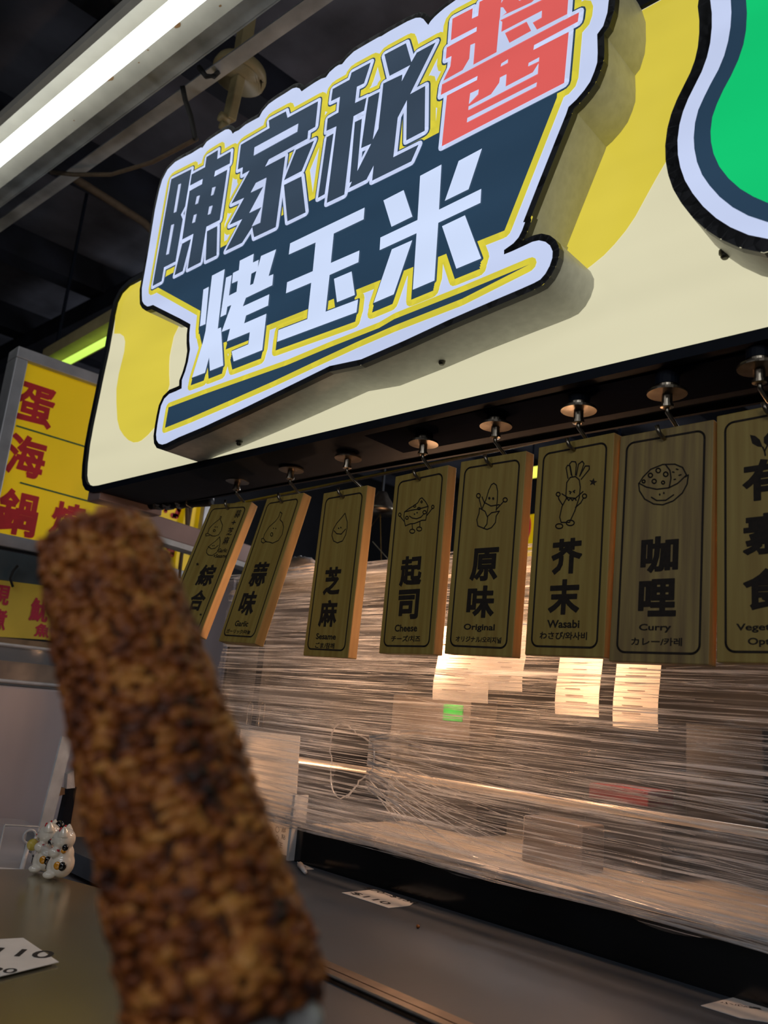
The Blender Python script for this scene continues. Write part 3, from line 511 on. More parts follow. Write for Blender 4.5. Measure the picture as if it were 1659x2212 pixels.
art = {
 'mix': dict(f=A, lines=[[(385, 597), (378, 618), (330, 655), (297, 690), (285, 730), (320, 750), (345, 751), (370, 740), (392, 705), (400, 665), (383, 622), (392, 600), (385, 597)], [(285, 730), (268, 735), (270, 750), (300, 746)], circ(336, 708, 8)],
        lines2=[[(378, 757), (345, 790), (300, 825), (278, 855), (275, 880), (290, 898), (320, 902), (355, 878), (376, 835), (382, 790), (378, 757)], [(288, 832), (312, 850), (342, 846), (368, 822)]],
        dots=[(343, 680, 4), (358, 680, 4), (322, 826, 4), (334, 824, 4)], stars=[(205, 970, 15), (230, 1362, 13)],
        txt=[('綜', 275, 1055, 125, 168, .038), ('合', 205, 1250, 115, 165, .038), ('蒜', 520, 577, 42, 60, .02), ('+', 487, 645, 32, 32, .02), ('芝', 460, 714, 42, 60, .02), ('麻', 428, 786, 42, 62, .02), ('Garlic', 401, 862, 72, 32, .026), ('+Sesame', 382, 905, 105, 30, .026)], sh=0),
 'gar': dict(f=A, lines=[[(850, 562), (838, 600), (812, 635), (762, 680), (728, 735), (718, 768), (738, 795), (768, 798), (790, 806), (835, 785), (865, 738), (876, 680), (868, 645), (848, 622), (864, 575), (850, 562)], [(720, 768), (704, 772), (702, 795), (718, 805), (742, 790)], circ(783, 738, 9, 14)],
        dots=[(797, 690, 4), (815, 692, 4)], stars=[], txt=[('蒜', 685, 1047, 122, 188, .038), ('味', 598, 1272, 118, 188, .038), ('Garlic', 549, 1432, 105, 46, .026), ('ガーリック/마늘', 522, 1494, 188, 34, .026)]),
 'ses': dict(f=A, lines=[[(1355, 572), (1325, 610), (1290, 650), (1262, 700), (1252, 745), (1265, 788), (1295, 803), (1335, 788), (1360, 740), (1370, 690), (1372, 640), (1355, 572)], [(1268, 708), (1290, 732), (1325, 735), (1360, 695)]],
        dots=[(1305, 690, 5), (1322, 684, 5)], stars=[], txt=[('芝', 1255, 1100, 128, 218, .038), ('麻', 1222, 1352, 138, 212, .038), ('Sesame', 1205, 1532, 155, 48, .026), ('ごま/참깨', 1196, 1603, 150, 46, .026)]),
 'che': dict(f=C2, lines=[[(390, 605), (430, 575), (480, 545), (510, 522), (528, 488), (547, 478), (578, 512), (602, 555), (595, 600), (585, 650), (580, 678), (545, 680), (525, 690), (480, 708), (440, 712), (398, 730), (390, 690), (385, 640), (390, 605), (450, 590), (520, 578), (602, 555)],
        [(435, 643), (460, 660), (500, 666), (540, 650), (565, 620)], circ(520, 575, 14, 10), circ(482, 553, 10), circ(543, 515, 7, 9), circ(412, 658, 13), circ(570, 608, 15), [(388, 690), (355, 650)], circ(348, 630, 11, 15), [(592, 635), (636, 577)], circ(644, 560, 11, 15), [(458, 710), (462, 760)], circ(460, 778, 23, 18), [(528, 690), (528, 742)], circ(522, 758, 23, 18)],
        dots=[(480, 625, 6), (503, 612, 6)], stars=[], tf=B, txt=[('起', 280, 1063, 150, 208, .038), ('司', 262, 1293, 145, 205, .038), ('Cheese', 245, 1457, 155, 50, .026), ('チーズ/치즈', 243, 1530, 200, 44, .026)]),
 'org': dict(f=C2, lines=[[(1085, 578), (1105, 530), (1122, 490), (1145, 410), (1168, 362), (1190, 348), (1213, 365), (1225, 420), (1222, 500), (1212, 590)], [(1085, 470), (1105, 520), (1165, 552), (1240, 540)], [(1080, 570), (1058, 480)], circ(1053, 460, 17, 20), [(1213, 582), (1275, 515)], circ(1292, 497, 19),
        [(1062, 570), (1057, 620), (1038, 675), (1048, 730), (1100, 752), (1128, 715), (1135, 655), (1112, 600), (1062, 570)], [(1135, 645), (1170, 612), (1240, 598), (1212, 640), (1205, 700), (1170, 745), (1130, 762), (1100, 752)]],
        dots=[(1150, 482, 10), (1185, 485, 10)], stars=[], tf=B, txt=[('原', 785, 1018, 190, 228, .038), ('味', 760, 1275, 190, 222, .038), ('Original', 749, 1456, 214, 56, .026), ('オリジナル/오리지널', 742, 1536, 315, 42, .026)]),
 'was': dict(f=C, lines=[[(330, 872), (318, 802), (328, 785), (345, 790), (358, 862)], [(352, 850), (340, 778), (355, 760), (380, 762), (386, 780), (380, 850)], [(386, 852), (400, 778), (425, 758), (437, 775), (410, 852)], [(408, 858), (445, 790), (472, 790), (472, 812), (418, 878)],
        [(322, 1010), (316, 990), (322, 900), (345, 866), (380, 860), (405, 882), (412, 930), (405, 1000), (375, 1090), (340, 1165), (285, 1165), (275, 1130), (290, 1060), (322, 1000)], [(290, 975), (330, 1000), (380, 1005), (430, 960)], [(322, 998), (335, 1020), (345, 1003), (360, 1020), (372, 1003), (385, 1018)],
        [(295, 1050), (270, 1012), (265, 992)], circ(265, 978, 13), [(380, 1065), (415, 1035), (433, 1003)], circ(440, 990, 14), circ(272, 1190, 24, 16), circ(345, 1168, 27, 18), [(338, 958), (352, 964)], [(364, 960), (376, 952)]],
        dots=[(345, 972, 5), (372, 965, 5)], stars=[(497, 897, 28)], txt=[('芥', 320, 1390, 205, 238, .038), ('末', 303, 1660, 208, 235, .038), ('Wasabi', 297, 1840, 215, 54, .026), ('わさび/와사비', 295, 1918, 315, 52, .026)]),
 'cur': dict(f=C, lines=[[(803, 905), (830, 862), (880, 812), (960, 780), (1040, 778), (1092, 800), (1118, 850), (1060, 905), (1000, 935), (920, 945), (850, 930), (803, 905)], [(800, 905), (805, 955), (840, 1010), (900, 1043), (960, 1048), (1030, 1022), (1090, 970), (1122, 910), (1130, 850), (1110, 862)], [(980, 783), (1008, 820), (1015, 870), (1003, 935)],
        circ(930, 820, 15), circ(878, 852, 14), circ(980, 845, 15), circ(833, 893, 10), circ(903, 892, 14), circ(962, 900, 10), [(885, 998), (920, 1020), (980, 1018), (1032, 982)], [(1025, 830), (1035, 832)], [(1050, 810), (1062, 814)], [(1068, 852), (1082, 848)], [(1035, 880), (1045, 878)]],
        dots=[(940, 980, 6), (967, 970, 6)], stars=[], txt=[('咖', 937, 1377, 250, 242, .038), ('哩', 922, 1665, 252, 250, .038), ('Curry', 907, 1868, 215, 58, .026), ('カレー/카레', 915, 1958, 338, 54, .026)]),
 'veg': dict(f=C, lines=[[(1625, 665), (1637, 692), (1642, 720)], [(1637, 692), (1655, 655)]], dots=[], stars=[], solids=[[(1540, 583), (1575, 590), (1605, 615), (1625, 665), (1590, 660), (1555, 640)], [(1655, 655), (1632, 635), (1632, 600), (1660, 570), (1700, 560), (1700, 600), (1690, 640)]],
        txt=[('有', 1652, 875, 335, 275, .038), ('素', 1652, 1237, 330, 275, .038), ('食', 1652, 1607, 325, 280, .038), ('Vegetarian', 1655, 1866, 425, 62, .026), ('Option', 1655, 1962, 265, 62, .026)])}
labels = {'mix': 'swaying wooden menu plaque with garlic and sesame drawings, leftmost, half behind the corn', 'gar': 'tilted wooden menu plaque reading Garlic with one garlic bulb drawing', 'ses': 'wooden menu plaque reading Sesame with a smiling seed drawing',
          'che': 'wooden menu plaque reading Cheese with a cheese wedge drawing', 'org': 'wooden menu plaque reading Original with a corn cob drawing', 'was': 'wooden menu plaque reading Wasabi with a root drawing and star',
          'cur': 'streaky wooden menu plaque reading Curry with a smiling rice bowl drawing', 'veg': 'wooden menu plaque reading Vegetarian Option with a leaf drawing, cut by the right edge'}
hooklab = {'mix': 'round magnetic hook holding the garlic and sesame plaque', 'gar': 'round magnetic hook holding the Garlic plaque', 'ses': 'round magnetic hook holding the Sesame plaque', 'che': 'round magnetic hook holding the Cheese plaque',
           'org': 'round magnetic hook holding the Original plaque', 'was': 'round magnetic hook holding the Wasabi plaque', 'cur': 'round magnetic hook holding the Curry plaque', 'veg': 'round magnetic hook holding the Vegetarian Option plaque, rightmost'}
def rrect(x0, x1, z0, z1, r, n=6):
    out = []
    for cx_, cz_, a in ((x1 - r, z1 - r, 0), (x0 + r, z1 - r, 90), (x0 + r, z0 + r, 180), (x1 - r, z0 + r, 270)):
        for k in range(n + 1):
            t = math.radians(a + 90 * k / n); out.append((cx_ + r * math.cos(t), cz_ + r * math.sin(t)))
    return out
for key, p, dpx in poses:
    rot = Matrix.Rotation(p[3], 3, 'Z') @ Matrix.Rotation(p[4], 3, 'Y') @ Matrix.Rotation(p[5], 3, 'X')
    T = Vector(p[:3]); ux, uy, uz = rot @ Vector((1, 0, 0)), rot @ Vector((0, 1, 0)), rot @ Vector((0, 0, 1))
    pl = empty('menu_plaque', T, labels[key], 'menu plaque', 'wooden flavour plaques under the sign', rot)
    bw = MB(); wd = PW * (1.03 if key == 'veg' else 1)
    bw.box(T - uz * PH / 2 + uy * PT / 2, (wd, PT, PH), (ux, uy, uz))
    o = bw.build('board', 'wood2' if key == 'cur' else 'wood', pl)
    o.data.materials.append(M['wood_edge'])
    for f in o.data.polygons:
        if abs(f.normal.x) > .9: f.material_index = 1
    md = o.modifiers.new('bevel', 'BEVEL'); md.width = .0012; md.segments = 2
    fr = (T, ux, uz, -uy)
    bb = MB(); ribbon(bb, fr, rrect(-wd / 2 + .0095, wd / 2 - .0095, -PH + .0105, -.0105, .009), .00115, .0004, True, 8); bb.build('border_line', 'burnt', pl)
    d = art[key]; f = d['f']; bb = MB(); sc_ = .00052
    for ln in d['lines']: ribbon(bb, fr, px2(fr, f(ln)), .00075, .0004, False, 6)
    for x, y, r in d['dots']: fill(bb, fr, px2(fr, f(circ(x, y, r, r * 1.25)[:-1])), .0004)
    for x, y, r in d['stars']: fill(bb, fr, px2(fr, f(star(x, y, r))), .0004)
    bb.build('drawing', 'burnt', pl)
    for q in d.get('solids', []): bb = MB(); fill(bb, fr, px2(fr, f(q)), .0004); bb.build('leaf_drawing', 'burnt', pl)
    if key == 'mix':
        bb = MB()
        for ln in d['lines2']: ribbon(bb, fr, px2(fr, f(ln)), .00075, .0004, False, 6)
        bb.build('drawing', 'burnt', pl)
    tf = d.get('tf', f); s = tf([(1, 0)])[0][0] - tf([(0, 0)])[0][0]
    for tx, x, y, w_, h_, bo in d['txt']:
        bb = MB(); cx_, cy_ = tf([(x, y)])[0]; text(bb, fr, tx, cx_, cy_, w_ * s, h_ * s, .0004, bo); bb.build('lettering', 'burnt', pl)
    # the magnet hook it hangs from
    dc = atY(dpx[0], dpx[1], .8); hk = empty('magnetic_hook', dc, hooklab[key], 'hook', 'nickel hooks under the sign')
    MB().lathe(dc, [(.012, .010), (.012, .005), (.0125, .003), (.0215, .002), (.0218, 0), (.0215, -.0012), (.008, -.002)], 32).build('disc', 'steel', hk, smooth=False)
    MB().lathe(dc, [(.0058, -.001), (.0058, -.013), (.0072, -.0135), (.0072, -.0165), (.0045, -.0175)], 18).build('stem', 'steel', hk)
    MB().lathe(dc, [(.013, .009), (.013, max(.02, zu - dc.z)), ], 20).build('magnet', 'black', hk)
    hole = T - uz * .012 - dc; fx, fy = hole.x, hole.y
    pts = [Vector((0, 0, -.015)), Vector((0, .001, -.022)), Vector((.003, .012, -.032)), Vector((.007 + fx * .5, .024, -.042)), hole + ux * .003 + uy * (PT + .008) + uz * .004, hole + uy * (PT + .006) - uz * .002, hole + uy * PT * .5 - uz * .001, hole - uy * .004, hole - uy * .009 - ux * .002 + uz * .004, hole - uy * .011 - ux * .004 + uz * .012]
    MB().tube([dc + q for q in pts], .0025, 8).build('hook_rod', 'steel', hk, smooth=True)
# ================================================================== FOOD CABINET WRAPPED IN FILM
YC = .95; ZT = -.272 * YC; ZF = -.2128 * YC
cab = empty('display_cabinet', (-.6, 1.15, ZT), 'glass fronted food warming cabinet wrapped in stretch film below the plaques', 'cabinet')
xl = atY(634, 1800, YC).x
XR = .35
MB().box(((xl + XR) / 2, YC + .012, (ZT + ZF + .004) / 2), (XR - xl, .02, ZF + .004 - ZT)).build('base_panel', 'base_black', cab, label='black glossy base strip')
MB().box(((xl + XR) / 2, (YC + 1.5) / 2, ZF - .004), (XR - xl, 1.5 - YC - .03, .012)).build('cabinet_floor', 'pan', cab, label='pale metal floor of the cabinet')
MB().box(((xl + XR) / 2 - .1, 1.5, ZF + .19), (XR - xl + .2, .02, .42)).build('back_panel', 'inner', cab)
ztf = atY(1145, 1190, YC).z; fx0_ = atY(492, 1400, YC).x
MB().box((xl + .004, YC + .004, (ZT + ZF) / 2 + .026), (.006, .03, ZF - ZT + .05)).build('glass_edge', 'acrylic_edge', cab)
MB().box((fx0_ - .012, (YC + 1.5) / 2, (ZT + ztf) / 2 + .001), (.008, 1.5 - YC - .02, ztf - ZT - .004)).build('side_light_block', 'inner', cab)  # dark panel added to stop warm light leaking out to the left
MB().bar((fx0_ - .01, YC + .03, ztf - .012), (XR, YC + .03, ztf - .012), .018, .018).build('top_rail', 'steel', cab)
MB().box((xl - .215, YC + .05, ZF + .18), (.02, .02, .38)).build('corner_post', 'inner', cab)
r0 = atY(650, 1642, 1.06); r1 = atY(1659, 1802, 1.06)
MB().tube([r0 + (r0 - r1) * .05, r1 + (r1 - r0) * .3], .006, 12).build('inner_rail', 'rail_warm', cab, smooth=True, label='bright steel rail inside the cabinet')
# film sheet with a torn hole
fx0 = atY(492, 1400, YC).x; NX, NZ = 150, 50; zt_l = atY(640, 1240, YC).z
hole_c = atY(758, 1640, YC - .012)
b = MB(); hole_edge = []
def filmpt(i, j):
    x = fx0 + (XR - fx0) * i / NX; t = j / NZ; top = ztf - .004 * math.sin(i * .35); bot = ZF + .004 * math.sin(i * .21) + .003 * math.sin(i * .53)
    z = bot + (top - bot) * t
    return Vector((x, YC - .014 + .003 * math.sin(i * .8 + j * .35) * math.sin(j * .9) + .0025 * math.sin(j * 1.9 + i * .1), z))
def in_hole(p):
    d = p - hole_c; r = .047 * (1 + .18 * math.sin(3 * math.atan2(d.z, d.x) + 1)); return math.hypot(d.x * .92, d.z * .9) < r
idx = {}
for i in range(NX + 1):
    for j in range(NZ + 1): idx[i, j] = len(b.V); b.V.append(filmpt(i, j))
for i in range(NX):
    for j in range(NZ):
        q = (idx[i, j], idx[i + 1, j], idx[i + 1, j + 1], idx[i, j + 1])
        if in_hole((b.V[q[0]] + b.V[q[2]]) / 2): continue
        b.F.append(q)
film = b.build('stretch_film', 'film', cab, smooth=True, label='clear stretch film wound around the cabinet front', kind='stuff')
b = MB()
for i in range(61):
    for j in range(21): b.V.append(Vector((fx0 + (XR - fx0) * i / 60, YC - .004 + .002 * math.sin(i * .9 + j * .5), ZF + .001 + (ztf - ZF - .002) * j / 20)))
b.F = [(i * 21 + j, (i + 1) * 21 + j, (i + 1) * 21 + j + 1, i * 21 + j + 1) for i in range(60) for j in range(20)]
b.build('stretch_film', 'film', cab, smooth=True, label='inner layer of clear stretch film', kind='stuff')
for k_, (za, zb2, ya) in enumerate(((ZF + .001, ZF + .055, .007), (ZF + .002, ZF + .030, .0095), (ZF + .13, ZF + .215, .0105), (ztf - .05, ztf - .002, .008))):   # further turns of the roll
    b = MB()
    for i in range(61):
        for j in range(9): b.V.append(Vector((fx0 + (XR - fx0) * i / 60, YC - ya + .0015 * math.sin(i * .7 + j * .8 + k_), za + (zb2 - za) * j / 8 + (.004 * math.sin(i * .13 + k_) if 0 < j else 0))))
    b.F = [(i * 9 + j, (i + 1) * 9 + j, (i + 1) * 9 + j + 1, i * 9 + j + 1) for i in range(60) for j in range(8)]
    b.build('stretch_film', 'film', cab, smooth=True, kind='stuff')
# wrinkles gathered in the film (real strands of bunched film)
b = MB(); rnd = random.Random(3)
for k in range(700):
    x0 = rnd.uniform(fx0, XR - .05); ln = rnd.uniform(.06, .5); zz = rnd.uniform(ZF + .001, ztf); t = (zz - ZF) / (ztf - ZF)
    sl = rnd.gauss(-.015 * (1 - t), .035); x1 = min(XR, x0 + ln); yy = YC - .02 + rnd.uniform(-.003, .003); pts = []
    for m_ in range(6):
        u_ = m_ / 5; x = x0 + (x1 - x0) * u_; pts.append(Vector((x, yy + .0012 * math.sin(u_ * 7 + k), min(ztf, max(ZF, zz + sl * (x - x0) + .002 * math.sin(u_ * 3.1 + k))))))
    if any(in_hole(p) for p in pts): continue
    b.tube(pts, [rnd.uniform(.0002, .0007) * (.3 + .7 * math.sin(math.pi * (i + .5) / 6)) for i in range(6)], 4, False)
for k in range(60):                                    # folds pulled away from the tear to the right
    a0_ = hole_c + Vector((.044, -.004, rnd.uniform(-.04, .04))); e = a0_ + Vector((rnd.uniform(.10, .32), -.001, -rnd.uniform(.0, .05) + (a0_.z - hole_c.z) * .9)); e.z = max(e.z, ZF + .006)
    b.tube([a0_, a0_.lerp(e, .35) + Vector((0, -.002, .004)), a0_.lerp(e, .7), e], [.0011, .0008, .0005, .0003], 5, False)
b.build('film_wrinkles', 'strand', cab, smooth=True, kind='stuff')
b = MB(); ring = []
for k in range(40):
    th = 2 * math.pi * k / 40; r = .048 * (1 + .18 * math.sin(3 * th + 1)) + rnd.uniform(-.0012, .0015); ring.append(hole_c + Vector((r * math.cos(th) / .92, -.005 + rnd.uniform(-.001, .001), r * math.sin(th) / .9)))
b.tube(ring + [ring[0]], [rnd.uniform(.0006, .0019) for _ in range(41)], 6, False); b.build('film_tear_edge', 'strand', cab, smooth=True, label='bunched edge of the hole torn in the film')
# heavy rolled lower and upper hems of the film
b = MB()
for zz, r, cnt in ((ZF + .002, .0022, 5), (ztf - .003, .0018, 3)):
    for k in range(cnt): b.tube([Vector((fx0 + (XR - fx0) * i / 30, YC - .017, zz + k * .0035 + .0022 * math.sin(i * .9 + k * 2))) for i in range(31)], [r * (.5 + .5 * abs(math.sin(i * .7 + k))) for i in range(31)], 6, False)
b.build('film_hem', 'strand', cab, smooth=True)
# heat lamp inside
lc = atY(1225, 1300, 1.06)
hl = empty('heat_lamp', lc + Vector((0, 0, .05)), 'warm heat lamp glowing inside the wrapped cabinet behind the Wasabi plaque', 'lamp')
MB().lathe(lc + Vector((0, 0, .02)), [(.035, 0), (.032, .02), (.016, .05), (.01, .09)], 20).build('lamp_shade', 'steel', hl, smooth=True)
M['bulb'] = mat('warm_bulb_glow', (255, 200, 120), .4, emit=(255, 190, 110), estr=9)
MB().ell(lc, (.022, .022, .026)).build('bulb', 'bulb', hl, smooth=True)
for pos, pw in ((lc + Vector((.0, -.01, -.035)), 3.2), (atY(930, 1395, 1.12), 3.4), (atY(585, 1690, 1.07), 2.2), (atY(1350, 1560, 1.2), .7)):  # first sits at the bulb; the rest are added warm fill behind film and note
    pl_ = bpy.data.lights.new('heat_and_fill_glow', 'POINT'); pl_.energy = pw; pl_.color = (1.0, .56, .31); pl_.shadow_soft_size = .035
    lo = bpy.data.objects.new('heat_and_fill_glow', pl_); COL.objects.link(lo); lo.location = pos + Vector((0, 0, H))
# things seen through the film
def slab(name, m, px, Y, label, cat, th=.02, group=None, **kw):
    pts = [atY(x, y, Y) for x, y in px]; return MB().prism(pts, (0, th, 0)).build(name, m, None, label=label, cat=cat, group=group, **kw)
zfl = ZF + .0025
def standing(name, m, x0, x1, ytop, Y, depth, label, cat):
    a = atY(x0, ytop, Y); c = atY(x1, ytop, Y); return MB().box(((a.x + c.x) / 2, Y + depth / 2, (a.z + zfl) / 2), (abs(c.x - a.x), depth, a.z - zfl)).build(name, m, None, label=label, cat=cat, bevel=.003)
def boxed(name, m, x0, x1, y0, y1, Y, depth, parent=None, **kw):
    a = atY(x0, y0, Y); c = atY(x1, y1, Y); return MB().box(((a.x + c.x) / 2, Y + depth / 2, (a.z + c.z) / 2), (abs(c.x - a.x), depth, a.z - c.z)).build(name, m, parent, bevel=.002, **kw)
sb = empty('steel_bin', atY(930, 1602, 1.26), 'grey steel container with a green label at the back left inside the cabinet', 'container')
boxed('shell', 'bin', 850, 1012, 1500, 1602, 1.22, .08, sb); boxed('green_label', 'green_box', 958, 998, 1520, 1560, 1.218, .003, sb, label='bright green label')
standing('dark_crate', 'inner', 845, 1040, 1603, 1.22, .09, 'dark crate under the grey steel container in the cabinet', 'crate')
boxed('red_package', 'red_cloth', 1272, 1400, 1690, 1744, 1.20, .08, label='dark red package lying on a crate in the wrapped cabinet', cat='package')
standing('dark_crate', 'inner', 1262, 1430, 1745, 1.20, .09, 'dark crate under the red package in the cabinet', 'crate')
standing('metal_tray', 'bin', 1130, 1260, 1760, 1.1, .06, 'low grey metal tray inside the wrapped cabinet', 'tray')
standing('dark_case', 'inner', 1480, 1650, 1560, 1.3, .1, 'dark case standing at the right end inside the cabinet', 'case')
hang = [((1207, 1400, 1296, 1550), 'long paper receipt hanging behind the film under the Wasabi plaque'), ((1330, 1405, 1424, 1580), 'long paper receipt hanging behind the film under the Curry plaque'),
        ((948, 1360, 1056, 1520), 'wide printed sheet hanging behind the film beside the Original plaque'), ((1062, 1400, 1130, 1495), 'narrow paper slip hanging behind the film under the Original plaque')]
wire = MB().bar(atY(880, 1345, 1.14), atY(1520, 1345, 1.14) * 1, .003, .003)
wz = atY(1200, 1350, 1.14).z
MB().tube([(-1.5, 1.14, wz), (XR - .05, 1.14, wz)], .002, 8).build('receipt_wire', 'steel', cab)
for (x0, y0, x1, y1), lb in hang:
    a = atY(x0, y0, 1.135); c = atY(x1, y1, 1.135); t = empty('receipt', ((a.x + c.x) / 2, 1.135, wz), lb, 'receipt', 'papers hanging inside the cabinet')
    b = MB(); n_ = 8; g0 = len(b.V)
    for i in range(n_ + 1):
        z = wz + (c.z - wz) * i / n_; yy = 1.135 + .005 * math.sin(i * .7)
        b.V += [Vector((a.x, yy, z)), Vector((c.x, yy, z)), Vector((c.x, yy + .0006, z)), Vector((a.x, yy + .0006, z))]
    for i in range(n_):
        k = g0 + i * 4
        for e0, e1 in ((0, 1), (1, 2), (2, 3), (3, 0)): b.F.append((k + e0, k + e1, k + 4 + e1, k + 4 + e0))
    b.build('sheet', 'thin_paper', t)
    b = MB(); rr = random.Random(x0)
    for r_ in range(12):
        z = wz + (c.z - wz) * (r_ + 1) / 14; yy = 1.135 + .005 * math.sin(8 * (r_ + 1) / 14 * .7) - .001
        b.box(((a.x * .85 + c.x * .15) + rr.uniform(0, .01) + (c.x - a.x) * .25, yy, z), ((c.x - a.x) * rr.uniform(.3, .5), .0003, .0012))
    b.build('printed_lines', 'ink_faded', t)
# note paper at the cabinet's left end
n0 = [atY(x, y, YC + .02) for x, y in ((520, 1575), (648, 1590), (640, 1720), (634, 1800), (618, 1850), (607, 1862), (560, 1840), (500, 1760))]
nt_ = empty('note_sheet', atY(600, 1850, YC + .02), 'warm lit handwritten note sheet at the left end of the wrapped cabinet', 'paper')
MB().prism(n0, (0, .0008, 0)).build('sheet', 'thin_paper', nt_)
frn = (Vector((0, YC + .0188, 0)), Vector((1, 0, 0)), Vector((0, 0, 1)), Vector((0, -1, 0)))
b = MB()
for q in (circ(599, 1792, 4, 6), circ(584, 1793, 4, 6), circ(598, 1810, 3.5, 5)): ribbon(b, frn, px2(frn, q), .0004, 0, False, 6)
for tx, x, y in (('部', 613, 1793), ('點', 612, 1808), ('王', 606, 1826)): text(b, frn, tx, x, y, 9, 11, 0)
b.build('handwriting', 'ink', nt_)
for i, (x, y) in enumerate(((537, 1560), (563, 1562))):
    o_ = atY(x, y, YC + .0); MB().tube([o_ + Vector((.0075 * math.cos(t), 0, .028 + .010 * math.sin(t) - (.028 if math.sin(t) < -.2 else 0))) for t in [k * math.pi / 8 for k in range(-8, 9)]], .0009, 6).build('wire_ring', 'steel', None, smooth=True, label=('left' if i == 0 else 'right') + ' wire ring hooked in the film above the note sheet', cat='ring', group='wire rings above the note')
# plastic bag on top of the cabinet left end
b = MB(); c_ = atY(648, 1228, 1.02); b.ell(c_, (.048, .03, .024), 24, 14)
for vv in b.V: vv += Vector((random.uniform(-1, 1), random.uniform(-1, 1), random.uniform(-1, 1))) * .003
b.build('plastic_bag', 'bag', None, smooth=True, label='crumpled white plastic bag on top of the cabinet beside the Sesame plaque', cat='bag')
# lilac post left of the film
a = atY(436, 1290, 1.05); c = atY(500, 1290, 1.05)
MB().box(((a.x + c.x) / 2, 1.06, (atY(470, 1255, 1.05).z - H) / 2), (c.x - a.x, .02, atY(470, 1255, 1.05).z + H)).build('metal_post', 'panel_lilac', None, label='upright lilac grey metal post between the corn and the film', cat='post', bevel=.002)
# ================================================================== SHELF, RAIL, COUNTER
YB = .605
MB().box(((xl - .35 + XR + .6) / 2, (YB + .03 + 1.55) / 2, ZT - .015), (XR + .6 - xl + .35, 1.55 - YB - .03, .03)).build('serving_shelf', 'shelf', None, label='dark grey laminate shelf in front of the wrapped cabinet', cat='shelf')
rl = empty('edge_rail', (-.1, YB + .01, ZT), 'bronze and chrome sliding rail along the front edge of the grey shelf', 'rail')
MB().box((-.1, YB + .022, ZT - .004), (1.7, .014, .012)).build('channel', 'rail_brown', rl, label='dark bronze channel'); MB().box((-.1, YB + .008, ZT - .002), (1.7, .012, .008)).build('strip', 'rail_brown', rl, bevel=.001)
MB().tube([(-.95, YB - .001, ZT + .002), (.75, YB - .001, ZT + .002)], .0018, 8).build('lip', 'rail_bright', rl, smooth=True, label='bright chrome lip')
k = .2584 / .35
ctp = [Vector((-1.26, .20, ZT)), Vector((-1.256, .485, ZT)), Vector((-1.242, .530, ZT)), Vector((-1.09, .572, ZT)), Vector((-.96, YB - .006, ZT)), Vector((-.80, YB - .006, ZT)), Vector((-.48, .20, ZT))]
ct = empty('stall_counter', (-.1, .4, -H), 'glossy stainless steel counter with two cat figurines and a price tag on it', 'counter')
MB().prism([p + Vector((0, 0, -.002)) for p in ctp], (0, 0, -.028)).build('top', 'counter', ct, bevel=.002)
MB().prism([Vector((-.798, YB - .006, ZT - .002)), Vector((1.0, YB - .006, ZT - .002)), Vector((1.0, .20, ZT - .002)), Vector((-.478, .20, ZT - .002))], (0, 0, -.028)).build('side_top', 'shelf', ct, label='dark grey laminate part of the counter')
MB().box((-.12, .40, (ZT - .031 - H) / 2), (2.24, .38, H + ZT - .031)).build('body', 'panel_grey', ct)
MB().box((-.25, 1.15, (ZT - .03 - H) / 2), (2.0, .58, H + ZT - .03 - .002)).build('cabinet_stand', 'inner', None, label='dark stand carrying the shelf and the wrapped cabinet', cat='stand')
# price tags
def tagpaper(px, label, writing, thick=.0006):
    pts = [atZ(x, y, ZT + .0004) for x, y in px]; c_ = sum(pts, Vector()) / len(pts); t = empty('price_tag', c_, label, 'price tag', 'paper price tags on the stall')
    MB().prism(pts, (0, 0, thick)).build('card', 'paper', t)
    O = pts[0].copy(); O.z = ZT + .0013; u = (pts[1] - pts[0]); u.z = 0; u.normalize(); v = Vector((-u.y, u.x, 0))
    for s, x, y, w_, h_, ang in writing:
        b = MB(); V, Fs = glyphs(s, .012); x0 = min(q.x for q in V); x1 = max(q.x for q in V); y0 = min(q.y for q in V); y1 = max(q.y for q in V); p = atZ(x, y, ZT + .0013)
        uu = Matrix.Rotation(ang, 3, 'Z') @ u; vv = Vector((-uu.y, uu.x, 0)); kk = len(b.V)
        for q in V: b.V.append(p + uu * (((q.x - x0) / (x1 - x0) - .5) * w_) + vv * (((q.y - y0) / (y1 - y0) - .5) * h_) + Vector((0, 0, q.z)))
        for f in Fs: b.F.append(tuple(kk + i for i in f))
        b.build('handwriting', 'ink', t)
    return t
# ---- tag on the steel counter at the left
tagpaper([(-40, 2120), (127, 2079), (50, 2027), (-40, 2032)], 'white price tag on the steel counter at the left edge', [('$110', 18, 2057, .085, .028, -.95), ('~90', -12, 2094, .04, .014, -.95)])
tagpaper([(738, 1929), (840, 1962), (885, 1957), (893, 1951), (812, 1922)], 'white price tag lying on the grey shelf in the middle', [('$110', 800, 1940, .075, .016, 0), ('$70~$130', 843, 1934, .105, .014, 0)])
tagpaper([(641, 1861), (650, 1879), (678, 1878)], 'corner of a white tag at the far left end of the grey shelf', [('元', 655, 1872, .012, .008, 0)])
tagpaper([(1514, 2173), (1600, 2200), (1700, 2215), (1720, 2120), (1655, 2138)], 'creased white paper at the right end of the shelf', [('特製醬料', 1625, 2155, .05, .010, .5), ('小心燙', 1600, 2172, .04, .007, .5)])
b = MB(); b.tube([atZ(648, 1868, ZT + .005), atZ(660, 1884, ZT + .005)], [.005, .003], 8); b.build('tape_lump', 'bag', None, smooth=True, label='little lump of clear tape on the far left shelf corner', cat='tape')
cp = atZ(903, 2001, ZT + .002); MB().ell(cp, (.0028, .002, .0022), 8, 6).build('crumb', 'kernel', None, smooth=True, label='tiny brown food crumb on the grey shelf', cat='crumb')
